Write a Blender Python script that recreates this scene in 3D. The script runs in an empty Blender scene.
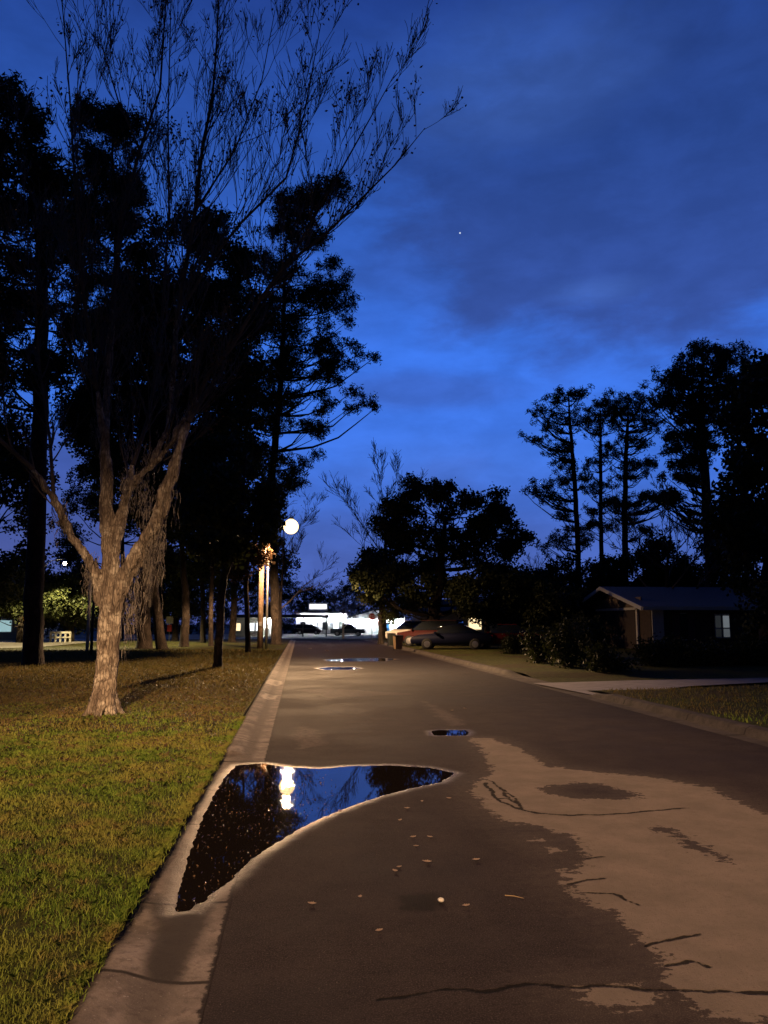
import bpy, bmesh, math, random
import numpy as np
from mathutils import Vector, Matrix, noise as mnoise

# ------------------------------------------------------------------ camera
H = 1.65
YAW, PITCH, FPX = math.radians(5.94), math.radians(7.9), 800.0
scene = bpy.context.scene
col = scene.collection
cam_d = bpy.data.cameras.new('camera'); cam = bpy.data.objects.new('camera', cam_d); col.objects.link(cam)
cam.location = (0, 0, H)
cam.rotation_euler = (math.pi/2 + PITCH, 0, -YAW)
cam_d.sensor_fit = 'VERTICAL'; cam_d.sensor_height = 24.0; cam_d.lens = 24.0*FPX/1024
cam_d.clip_start = 0.05; cam_d.clip_end = 2000
scene.camera = cam
scene.render.resolution_x, scene.render.resolution_y = 768, 1024
scene.view_settings.view_transform = 'Standard'; scene.view_settings.look = 'None'
scene.view_settings.exposure = 0.0; scene.view_settings.gamma = 1.0
scene.render.engine = 'CYCLES'
scene.cycles.max_bounces = 5; scene.cycles.diffuse_bounces = 2; scene.cycles.glossy_bounces = 3
scene.cycles.transparent_max_bounces = 8; scene.cycles.use_denoising = True

_f = Vector((math.sin(YAW)*math.cos(PITCH), math.cos(YAW)*math.cos(PITCH), math.sin(PITCH)))
_r = Vector((math.cos(YAW), -math.sin(YAW), 0)); _u = _r.cross(_f)
def ray(px, py): return (_f*FPX + _r*(px-384) + _u*(512-py)).normalized()
def gz(y):
    t = min(1, max(0, (y-70)/50.0)); return -0.45*t*t*(3-2*t)
def G(px, py, z=0.0):                     # where the pixel's ray meets the ground
    d = ray(px, py); zz = z
    for _ in range(8):
        t = (zz - H)/d.z; y = d.y*t; zz = z + gz(y)
    return Vector((d.x*t, d.y*t, zz))
def PD(px, py, Y):                        # a point on the pixel's ray at distance Y down the road
    d = ray(px, py); t = Y/d.y; return Vector((d.x*t, Y, H + d.z*t))
def PX(px, Y): return PD(px, 623, Y).x

# ------------------------------------------------------------------ world (dusk sky)
w = bpy.data.worlds.new('World'); scene.world = w; w.use_nodes = True
nt = w.node_tree; nt.nodes.clear()
class NT:
    """tiny node helper"""
    def __init__(s, tree): s.t = tree
    def n(s, typ, **kw):
        nd = s.t.nodes.new(typ)
        for k, v in kw.items():
            if k.startswith('i_'): 
                key = k[2:]; key = int(key) if key.isdigit() else key.replace('_', ' ')
                s.set(nd.inputs[key], v)
            else: setattr(nd, k, v)
        return nd
    def set(s, inp, v):
        if isinstance(v, bpy.types.NodeSocket): s.t.links.new(v, inp)
        elif isinstance(v, (tuple, list)) and len(v) == 3 and inp.type == 'RGBA': inp.default_value = (*v, 1)
        else: inp.default_value = v
    def m(s, op, a, b=0.0, c=0.0, clamp=False):
        nd = s.t.nodes.new('ShaderNodeMath'); nd.operation = op; nd.use_clamp = clamp
        s.set(nd.inputs[0], a); s.set(nd.inputs[1], b); s.set(nd.inputs[2], c); return nd.outputs[0]
    def mix(s, f, a, b):
        nd = s.t.nodes.new('ShaderNodeMix'); nd.data_type = 'RGBA'
        s.set(nd.inputs[0], f); s.set(nd.inputs[6], a); s.set(nd.inputs[7], b); return nd.outputs[2]
    def sstep(s, x, lo, hi, a=0.0, b=1.0):
        nd = s.t.nodes.new('ShaderNodeMapRange'); nd.interpolation_type = 'SMOOTHSTEP'
        s.set(nd.inputs['Value'], x); nd.inputs['From Min'].default_value = lo; nd.inputs['From Max'].default_value = hi
        nd.inputs['To Min'].default_value = a; nd.inputs['To Max'].default_value = b; return nd.outputs[0]
    def noise(s, vec, scale, detail=4, rough=0.55, dist=0.0):
        nd = s.n('ShaderNodeTexNoise', i_Scale=scale, i_Detail=detail, i_Roughness=rough, i_Distortion=dist)
        if vec is not None: s.t.links.new(vec, nd.inputs['Vector'])
        return nd.outputs['Fac']
    def ramp(s, x, stops):
        nd = s.t.nodes.new('ShaderNodeValToRGB'); e = nd.color_ramp.elements
        while len(e) < len(stops): e.new(0.5)
        for el, (p, c) in zip(e, stops): el.position = p; el.color = (*c, 1)
        s.t.links.new(x, nd.inputs[0]); return nd.outputs[0]
N = NT(nt)
tc = N.n('ShaderNodeTexCoord'); sep = N.n('ShaderNodeSeparateXYZ', i_0=tc.outputs['Generated'])
az = N.m('ARCTAN2', sep.outputs[0], sep.outputs[1])                # radians east of the road
el = N.m('ARCSINE', sep.outputs[2])
elN = N.m('DIVIDE', N.m('MAXIMUM', el, 0), math.pi/2, clamp=True)
base = N.ramp(elN, [(0.0, (0.085, 0.115, 0.38)), (0.06, (0.068, 0.145, 0.54)), (0.13, (0.055, 0.185, 0.78)),
                    (0.21, (0.048, 0.185, 0.82)), (0.32, (0.030, 0.110, 0.50)), (0.45, (0.016, 0.050, 0.26)), (1.0, (0.006, 0.017, 0.09))])
# the last daylight is stronger down the road and thins out to the east and behind
azs = N.m('MULTIPLY', N.m('COSINE', N.m('SUBTRACT', az, 0.12)), 1.0)
base = N.mix(N.sstep(azs, 0.2, 1.0), N.n('ShaderNodeVectorMath', operation='SCALE', i_0=base, i_Scale=0.25).outputs[0], base)
cv = N.n('ShaderNodeCombineXYZ', i_0=N.m('MULTIPLY', az, 2.2), i_1=N.m('MULTIPLY', el, 5.0), i_2=0.7)
n1 = N.noise(cv.outputs[0], 1.6, 7, 0.55, 0.4)
n2 = N.noise(cv.outputs[0], 4.5, 6, 0.6, 0.2)
def blob(a0, e0, ra, re, k=1.0, soft=0.9):
    dx = N.m('DIVIDE', N.m('SUBTRACT', az, a0), ra); dy = N.m('DIVIDE', N.m('SUBTRACT', el, e0), re)
    d = N.m('SQRT', N.m('ADD', N.m('MULTIPLY', dx, dx), N.m('MULTIPLY', dy, dy)))
    d = N.m('ADD', d, N.m('MULTIPLY', N.m('SUBTRACT', n1, 0.5), 1.5))
    d = N.m('ADD', d, N.m('MULTIPLY', N.m('SUBTRACT', n2, 0.5), 0.5))
    return N.m('MULTIPLY', N.sstep(d, 1.0-soft*0.5, 1.0+soft*0.5, 1.0, 0.0), k)
R = math.radians
dark = blob(R(28), R(29), R(24), R(10), 0.85, 0.6)                # big purple cloud bank on the right
dark = N.m('MAXIMUM', dark, blob(R(14), R(25), R(12), R(3.5), 0.5, 0.9))
dark = N.m('MAXIMUM', dark, blob(R(9), R(16.5), R(6), R(1.3), 0.45, 1.0))
dark = N.m('MAXIMUM', dark, blob(R(5), R(6), R(16), R(2), 0.25, 1.0))
dark = N.m('MAXIMUM', dark, blob(R(-20), R(8), R(14), R(5), 0.8, 0.8))
dark = N.m('MAXIMUM', dark, N.m('MULTIPLY', N.sstep(n1, 0.52, 0.72), 0.35))
dark = N.m('MAXIMUM', dark, N.m('MULTIPLY', N.sstep(elN, 0.42, 0.7), N.sstep(n1, 0.35, 0.6, 0.0, 0.7)))
cloudc = N.ramp(elN, [(0.0, (0.075, 0.085, 0.24)), (0.15, (0.050, 0.092, 0.36)), (0.35, (0.022, 0.058, 0.25)), (0.6, (0.012, 0.034, 0.15)), (1.0, (0.006, 0.014, 0.06))])
c = N.mix(dark, base, cloudc)
lite = N.m('MAXIMUM', blob(R(21.6), R(22.6), R(2.6), R(0.7), 0.28, 1.8), blob(R(16), R(36), R(8), R(4), 0.22, 1.2))
lite = N.m('MAXIMUM', lite, blob(R(10), R(11), R(7), R(2.0), 0.22, 1.2))
c = N.mix(lite, c, (0.085, 0.20, 0.66))
n3 = N.noise(cv.outputs[0], 9.0, 6, 0.6, 0.5); grain = N.m('MULTIPLY', N.sstep(n2, 0.3, 0.72, 0.90, 1.08), N.sstep(n3, 0.3, 0.7, 0.97, 1.03))
c = N.n('ShaderNodeVectorMath', operation='SCALE', i_0=c, i_Scale=N.m('MULTIPLY', grain, N.m('MULTIPLY', N.sstep(elN, 0.46, 0.7, 1.0, 0.35), N.sstep(azs, -0.6, 0.7, 0.3, 1.0)))).outputs[0]
pd = ray(460, 233)                                                # the evening star
dt = N.n('ShaderNodeVectorMath', operation='DISTANCE', i_0=tc.outputs['Generated'], i_1=tuple(pd)).outputs['Value']
c = N.mix(N.sstep(dt, 0.0005, 0.0013, 1.0, 0.0), c, (0.75, 0.85, 1.0))
bg = N.n('ShaderNodeBackground', i_Color=c, i_Strength=1.0)
out = N.n('ShaderNodeOutputWorld', i_Surface=bg.outputs[0])

# ------------------------------------------------------------------ helpers
def tag(o, label=None, cat=None, group=None, kind=None):
    if label: o['label'] = label
    if cat: o['category'] = cat
    if group: o['group'] = group
    if kind: o['kind'] = kind
    return o
def empty(name, loc=(0, 0, 0), rz=0.0):
    o = bpy.data.objects.new(name, None); col.objects.link(o); o.location = loc; o.rotation_euler = (0, 0, rz)
    o.empty_display_size = 0.2; return o
def link(name, me, mat, parent=None, smooth=False):
    o = bpy.data.objects.new(name, me); col.objects.link(o)
    if mat: me.materials.append(mat)
    if parent: o.parent = parent
    if smooth: me.polygons.foreach_set('use_smooth', [True]*len(me.polygons))
    return o
def copy_tree(o, parent=None):
    kids = list(o.children)
    c = o.copy(); col.objects.link(c); c.parent = parent
    for ch in kids: copy_tree(ch, c)
    return c
def npmesh(name, V, F, attrs=None):
    """V (n,3), F (m,k) with equal face sizes"""
    V = np.asarray(V, np.float32); F = np.asarray(F, np.int32); m, k = F.shape
    me = bpy.data.meshes.new(name)
    me.vertices.add(len(V)); me.vertices.foreach_set('co', V.ravel())
    me.loops.add(m*k); me.loops.foreach_set('vertex_index', F.ravel())
    me.polygons.add(m); me.polygons.foreach_set('loop_start', np.arange(0, m*k, k, dtype=np.int32))
    me.update(calc_edges=True)
    for a, (dom, vals) in (attrs or {}).items():
        at = me.attributes.new(a, 'FLOAT', dom); at.data.foreach_set('value', np.asarray(vals, np.float32).ravel())
    return me
class MB:
    def __init__(s): s.V = []; s.F = []
    def add(s, V, F):
        b = len(s.V); s.V += [tuple(v) for v in V]; s.F += [tuple(i+b for i in f) for f in F]; return s
    def box(s, c, d, rz=0.0, rx=0.0, ry=0.0):
        M = Matrix.Rotation(rz, 3, 'Z') @ Matrix.Rotation(ry, 3, 'Y') @ Matrix.Rotation(rx, 3, 'X'); c = Vector(c)
        V = [c + M @ Vector((x*d[0]/2, y*d[1]/2, z*d[2]/2)) for x in (-1, 1) for y in (-1, 1) for z in (-1, 1)]
        return s.add(V, [(0, 1, 3, 2), (4, 6, 7, 5), (0, 4, 5, 1), (2, 3, 7, 6), (0, 2, 6, 4), (1, 5, 7, 3)])
    def tube(s, pts, rad, n=8, cap=True):
        pts = [Vector(p) for p in pts]
        if not hasattr(rad, '__len__'): rad = [rad]*len(pts)
        V = []; F = []; ref = None
        for i, p in enumerate(pts):
            t = (pts[min(i+1, len(pts)-1)] - pts[max(i-1, 0)])
            t = t.normalized() if t.length > 1e-9 else Vector((0, 0, 1))
            if ref is None: ref = t.orthogonal().normalized()
            a = (ref - t*ref.dot(t)); a = a.normalized() if a.length > 1e-6 else t.orthogonal().normalized(); ref = a
            b = t.cross(a)
            for k in range(n):
                q = 2*math.pi*k/n; V.append(p + (a*math.cos(q) + b*math.sin(q))*rad[i])
        for i in range(len(pts)-1):
            for k in range(n):
                k2 = (k+1) % n; F.append((i*n+k, i*n+k2, (i+1)*n+k2, (i+1)*n+k))
        if cap: F.append(tuple(range(n))[::-1]); F.append(tuple((len(pts)-1)*n+k for k in range(n)))
        return s.add(V, F)
    def lathe(s, prof, c=(0, 0, 0), n=20, axis='Z'):
        V = []; F = []; c = Vector(c)
        for r, z in prof:
            for k in range(n):
                q = 2*math.pi*k/n
                v = Vector((r*math.cos(q), r*math.sin(q), z))
                if axis == 'Y': v = Vector((v.x, v.z, v.y))
                if axis == 'X': v = Vector((v.z, v.x, v.y))
                V.append(c+v)
        for i in range(len(prof)-1):
            for k in range(n): k2 = (k+1) % n; F.append((i*n+k, i*n+k2, (i+1)*n+k2, (i+1)*n+k))
        F.append(tuple(range(n))[::-1]); F.append(tuple((len(prof)-1)*n+k for k in range(n)))
        return s.add(V, F)
    def prism(s, poly, z0, z1):
        n = len(poly); V = [(x, y, z0) for x, y in poly] + [(x, y, z1) for x, y in poly]
        return s.add(V, [tuple(range(n))[::-1], tuple(range(n, 2*n))] + [(i, (i+1) % n, n+(i+1) % n, n+i) for i in range(n)])
    def build(s, name, mat, parent=None, smooth=False, bevel=0.0):
        me = bpy.data.meshes.new(name); me.from_pydata(s.V, [], s.F); me.update()
        if bevel:
            bm = bmesh.new(); bm.from_mesh(me)
            es = [e for e in bm.edges if len(e.link_faces) == 2 and e.calc_face_angle(0) > 0.6]
            bmesh.ops.bevel(bm, geom=es, offset=bevel, segments=2, affect='EDGES', profile=0.6); bm.to_mesh(me); bm.free()
        return link(name, me, mat, parent, smooth)

# ------------------------------------------------------------------ materials
def mat(name, color=(0.3, 0.3, 0.3), rough=0.8, metal=0.0, var=0.25, scale=8.0, bump=0.0, bscale=40.0, spec=0.5, emit=None, es=0.0, col2=None):
    m = bpy.data.materials.new(name); m.use_nodes = True; t = m.node_tree; t.nodes.clear(); n = NT(t)
    o = n.n('ShaderNodeTexCoord'); b = n.n('ShaderNodeBsdfPrincipled', i_Roughness=rough, i_Metallic=metal)
    b.inputs['Specular IOR Level'].default_value = spec
    f = n.noise(o.outputs['Object'], scale, 5, 0.6)
    c2 = col2 or tuple(x*(1-var) for x in color); c1 = tuple(min(1, x*(1+var*0.5)) for x in color)
    t.links.new(n.ramp(f, [(0.3, c2), (0.7, c1)]), b.inputs['Base Color'])
    if bump:
        bp = n.n('ShaderNodeBump', i_Strength=bump, i_Distance=0.02, i_Height=n.noise(o.outputs['Object'], bscale, 5, 0.65)); t.links.new(bp.outputs[0], b.inputs['Normal'])
    if emit: b.inputs['Emission Color'].default_value = (*emit, 1); b.inputs['Emission Strength'].default_value = es
    t.links.new(b.outputs[0], n.n('ShaderNodeOutputMaterial').inputs[0]); return m
LAMPC = (1.0, 0.60, 0.30)
M = {}
M['bark'] = None
def bark_mat(name, c1, c2, c3, sc=1.0, bump=0.9):
    m = bpy.data.materials.new(name); m.use_nodes = True; t = m.node_tree; t.nodes.clear(); n = NT(t)
    o = n.n('ShaderNodeTexCoord').outputs['Object']
    mp = n.n('ShaderNodeMapping', i_Vector=o, i_Scale=(9*sc, 9*sc, 2.2*sc)).outputs[0]
    f1 = n.noise(mp, 1.0, 8, 0.68, 0.6); f2 = n.noise(o, 3.5*sc, 6, 0.65)
    vo = n.n('ShaderNodeTexVoronoi', feature='DISTANCE_TO_EDGE', i_Vector=n.n('ShaderNodeMapping', i_Vector=o, i_Scale=(22*sc, 22*sc, 5*sc)).outputs[0], i_Scale=1.0).outputs['Distance']
    cr = n.sstep(vo, 0.0, 0.16)
    c = n.mix(n.sstep(f1, 0.36, 0.64), c1, c2); c = n.mix(n.sstep(f2, 0.5, 0.62), c, c3)
    c = n.mix(n.m('MULTIPLY', n.m('SUBTRACT', 1.0, cr), 0.5), c, tuple(x*0.35 for x in c1))
    h = n.m('ADD', n.m('MULTIPLY', f1, 1.2), n.m('MULTIPLY', cr, 0.35))
    bp = n.n('ShaderNodeBump', i_Strength=bump, i_Distance=0.035, i_Height=h)
    b = n.n('ShaderNodeBsdfPrincipled', i_Base_Color=c, i_Roughness=0.9, i_Normal=bp.outputs[0]); b.inputs['Specular IOR Level'].default_value = 0.2
    n.n('ShaderNodeOutputMaterial', i_Surface=b.outputs[0]); return m
M['bark'] = bark_mat('pale_bark', (0.13, 0.10, 0.08), (0.33, 0.27, 0.21), (0.50, 0.44, 0.36))
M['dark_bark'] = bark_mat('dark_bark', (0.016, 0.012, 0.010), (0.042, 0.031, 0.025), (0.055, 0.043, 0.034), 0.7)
M['twig'] = mat('twig_bark', (0.10, 0.08, 0.065), 0.9, var=0.5, scale=3)
def leaf_mat(name, c1, c2, c3=None):
    m = bpy.data.materials.new(name); m.use_nodes = True; t = m.node_tree; t.nodes.clear(); n = NT(t)
    g = n.n('ShaderNodeNewGeometry'); r = g.outputs['Random Per Island']
    o = n.n('ShaderNodeTexCoord').outputs['Object']
    c = n.mix(r, c1, c2)
    if c3: c = n.mix(n.sstep(n.noise(o, 0.35, 3, 0.6), 0.5, 0.6), c, c3)
    b = n.n('ShaderNodeBsdfPrincipled', i_Base_Color=c, i_Roughness=0.65); b.inputs['Specular IOR Level'].default_value = 0.25
    tr = n.n('ShaderNodeBsdfTranslucent', i_Color=c)
    mx = n.n('ShaderNodeMixShader', i_0=0.25, i_1=b.outputs[0], i_2=tr.outputs[0])
    n.n('ShaderNodeOutputMaterial', i_Surface=mx.outputs[0]); return m
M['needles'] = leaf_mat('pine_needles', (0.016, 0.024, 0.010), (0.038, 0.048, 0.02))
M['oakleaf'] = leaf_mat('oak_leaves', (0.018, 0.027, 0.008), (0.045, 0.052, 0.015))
M['litleaf'] = leaf_mat('lamplit_oak_leaves', (0.035, 0.045, 0.012), (0.08, 0.085, 0.024))  # lighter copy of the oak leaves, lamplight put into their colour
M['deadleaf'] = leaf_mat('dry_leaves', (0.06, 0.032, 0.018), (0.13, 0.08, 0.045))
M['moss'] = leaf_mat('grey_moss', (0.15, 0.13, 0.11), (0.27, 0.24, 0.20))
M['litter'] = leaf_mat('litter_leaves', (0.06, 0.035, 0.018), (0.17, 0.105, 0.055))
M['paleleaf'] = leaf_mat('pale_fallen_leaves', (0.30, 0.20, 0.14), (0.45, 0.34, 0.26))

# ------------------------------------------------------------------ 2-D distance fields, in metres on the ground
def poly(pts, z=0.0): return np.array([[G(x, y, z).x, G(x, y, z).y] for x, y in pts])
def seg_d(P, a, b):
    ab = b-a; t = np.clip(((P-a)@ab)/max(ab@ab, 1e-12), 0, 1); return np.linalg.norm(P-(a+t[:, None]*ab), axis=1)
def line_d(P, pts):
    d = np.full(len(P), 1e3)
    for a, b in zip(pts[:-1], pts[1:]): d = np.minimum(d, seg_d(P, a, b))
    return d
def poly_sd(P, pts):
    d = line_d(P, np.vstack([pts, pts[:1]])); ins = np.zeros(len(P), bool)
    for a, b in zip(pts, np.roll(pts, -1, 0)):
        c = (a[1] > P[:, 1]) != (b[1] > P[:, 1])
        with np.errstate(divide='ignore', invalid='ignore'):
            x = (b[0]-a[0])*(P[:, 1]-a[1])/(b[1]-a[1]+1e-12)+a[0]
        ins ^= c & (P[:, 0] < x)
    return np.where(ins, -d, d)
rng = np.random.default_rng(7); random.seed(7)
def vnoise(P, s, amp, seed=0.0, oct=4):
    return np.array([amp*mnoise.fractal(Vector((p[0]*s, p[1]*s, seed)), 0.8, 2.1, oct) for p in P])

PUD = poly([(176, 912), (181, 882), (190, 852), (199, 826), (211, 800), (224, 778), (236, 765), (262, 763), (290, 767), (320, 768.5), (350, 766), (390, 765), (430, 767.5), (455, 773),
            (440, 782), (410, 788), (380, 796), (350, 806), (320, 818), (297, 830), (272, 845), (252, 858), (238, 873), (225, 884), (205, 899), (190, 910)])
PUD2 = poly([(431, 731), (440, 729.8), (466, 730), (469, 732.5), (466, 735.3), (434, 735.2)])
PUD3 = poly([(325, 659.6), (350, 658.2), (380, 657.8), (398, 659), (385, 661), (350, 661.3), (328, 660.8)])
PUD4 = poly([(316, 668), (330, 667), (352, 667), (362, 668.2), (350, 669.6), (325, 669.7)])
PALE_FAR = poly([(265, 684), (270, 681.5), (281, 681), (282, 684), (276, 686.5), (266, 686.5)]); PALE_NEAR = poly([(261, 699), (266, 695.5), (277, 695.5), (274, 699.5), (264, 701)])
PUDS = [PUD, PUD2, PUD3, PUD4]; PALE = [PALE_FAR, PALE_NEAR]  # the last two outlines are small paler patches mixed into the gutter concrete
DRY = [poly([(472, 738), (491, 738), (510, 745), (525, 753), (547, 766), (581, 770), (632, 775), (671, 781), (705, 788), (739, 802), (768, 814), (850, 845), (960, 900), (960, 1200), (800, 1100),
             (756, 1018), (713, 1014), (696, 999), (671, 982), (666, 973), (653, 952), (632, 931), (611, 913), (590, 901), (568, 884), (557, 873), (581, 869), (592, 858), (587, 849), (568, 837), (542, 826),
             (508, 822), (487, 809), (474, 792), (476, 781), (495, 770), (487, 755)]),
       poly([(585, 990), (620, 986), (658, 992), (655, 1003), (610, 1006), (590, 1000)]),
       poly([(534, 797+40), (543, 838), (540, 841), (533, 840)]), poly([(546, 847), (556, 848), (553, 852)])]
WORN = [poly([(285, 735), (300, 726), (322, 730), (330, 745), (300, 749)]), poly([(420, 700), (436, 705), (468, 722), (455, 727), (430, 712)]), poly([(293, 690), (330, 688), (420, 694), (330, 698)])]
HOLE = [poly([(543, 790), (551, 785), (575, 782.5), (605, 784), (632, 791), (638, 797), (615, 800), (570, 799)])]
SMUDGE = poly([(662, 829), (676, 834), (688, 843), (722, 857)])
DAMP = [poly([(400, 896), (436, 893), (440, 905), (433, 911), (402, 911)]), poly([(176, 908), (186, 905), (207, 893), (214, 905), (200, 935), (176, 984), (150, 984), (146, 970), (158, 930), (150, 905), (158, 895), (168, 915)])]
CRACKS = [poly([(484, 783), (491, 790), (497, 799), (510, 806), (535, 813), (570, 815), (600, 815), (650, 811), (688, 808)]), poly([(488, 780), (500, 787), (508, 798), (520, 806)]), poly([(497, 799), (508, 798)]),
          poly([(500, 787), (515, 798), (523, 810)]), poly([(380, 1000), (440, 990), (480, 991), (530, 984), (560, 986), (600, 985), (640, 989), (680, 990), (768, 993), (900, 995)]),
          poly([(585, 892), (612, 893), (640, 905)]), poly([(645, 946), (668, 938), (700, 934)]), poly([(588, 858), (604, 857)]), poly([(568, 884), (605, 878)]), poly([(665, 966), (690, 960), (712, 968)]),
          ]

def terrain(name, xs, ys, zfun, matl, fields=True, kind='structure'):
    X, Y = np.meshgrid(xs, ys); P = np.stack([X.ravel(), Y.ravel()], 1)
    Z = zfun(P) + np.array([gz(y) for y in ys]).repeat(len(xs))
    at = {}
    if fields:
        jn = vnoise(P, 9.0, 0.018, 3.0, 3)
        pud = np.full(len(P), 50.0)
        for q in PUDS: pud = np.minimum(pud, poly_sd(P, q))
        pud = pud + jn
        base = Z.copy(); Z = np.maximum(np.minimum(base, WL + np.clip(0.075+0.05*vnoise(P, 2.5, 1.0, 40.0, 2), .03, .16)*pud + gz(0)), -0.035)
        far = P[:, 1] > 70; Z[far] = base[far]
        dry = np.full(len(P), 50.0)
        for q in DRY: dry = np.minimum(dry, poly_sd(P, q))
        for q in HOLE: dry = np.maximum(dry, -poly_sd(P, q))
        dry = np.maximum(dry, 0.05 - line_d(P, SMUDGE)*0.9)
        worn_pale = np.full(len(P), 50.0)
        for q in WORN+PALE: worn_pale = np.minimum(worn_pale, poly_sd(P, q))
        damp = np.full(len(P), 50.0)
        for q in DAMP: damp = np.minimum(damp, poly_sd(P, q))
        wob = np.stack([vnoise(P, 5.0, 0.03, 11.0, 3), vnoise(P, 5.0, 0.03, 23.0, 3)], 1)
        crk = np.full(len(P), 50.0)
        for i_, q in enumerate(CRACKS): crk = np.minimum(crk, line_d(P+wob, q)-(.009 if i_ == 0 else .003))
        at = {'puddle': ('POINT', pud), 'dry': ('POINT', dry), 'worn_pale': ('POINT', worn_pale), 'damp': ('POINT', damp), 'crack': ('POINT', crk)}
    nx, ny = len(xs), len(ys); i = np.arange(nx*ny).reshape(ny, nx)
    F = np.stack([i[:-1, :-1], i[:-1, 1:], i[1:, 1:], i[1:, :-1]], -1).reshape(-1, 4)
    V = np.column_stack([P, Z])
    return tag(link(name, npmesh(name, V, F, at), matl, None, True), kind=kind)
WL = -0.004
def prog(a, b, s0, k):
    ys = [a]
    while ys[-1] < b: ys.append(ys[-1] + s0 + k*max(0, ys[-1]-6))
    return np.array(ys)
YR = np.concatenate([np.linspace(-60, 1.6, 30), prog(1.65, 84, 0.018, 0.006)])
X_GR, X_RE, X_LE = -0.385, 6.28, -0.925           # gutter/asphalt edge, right asphalt edge, kerb/grass edge

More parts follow.
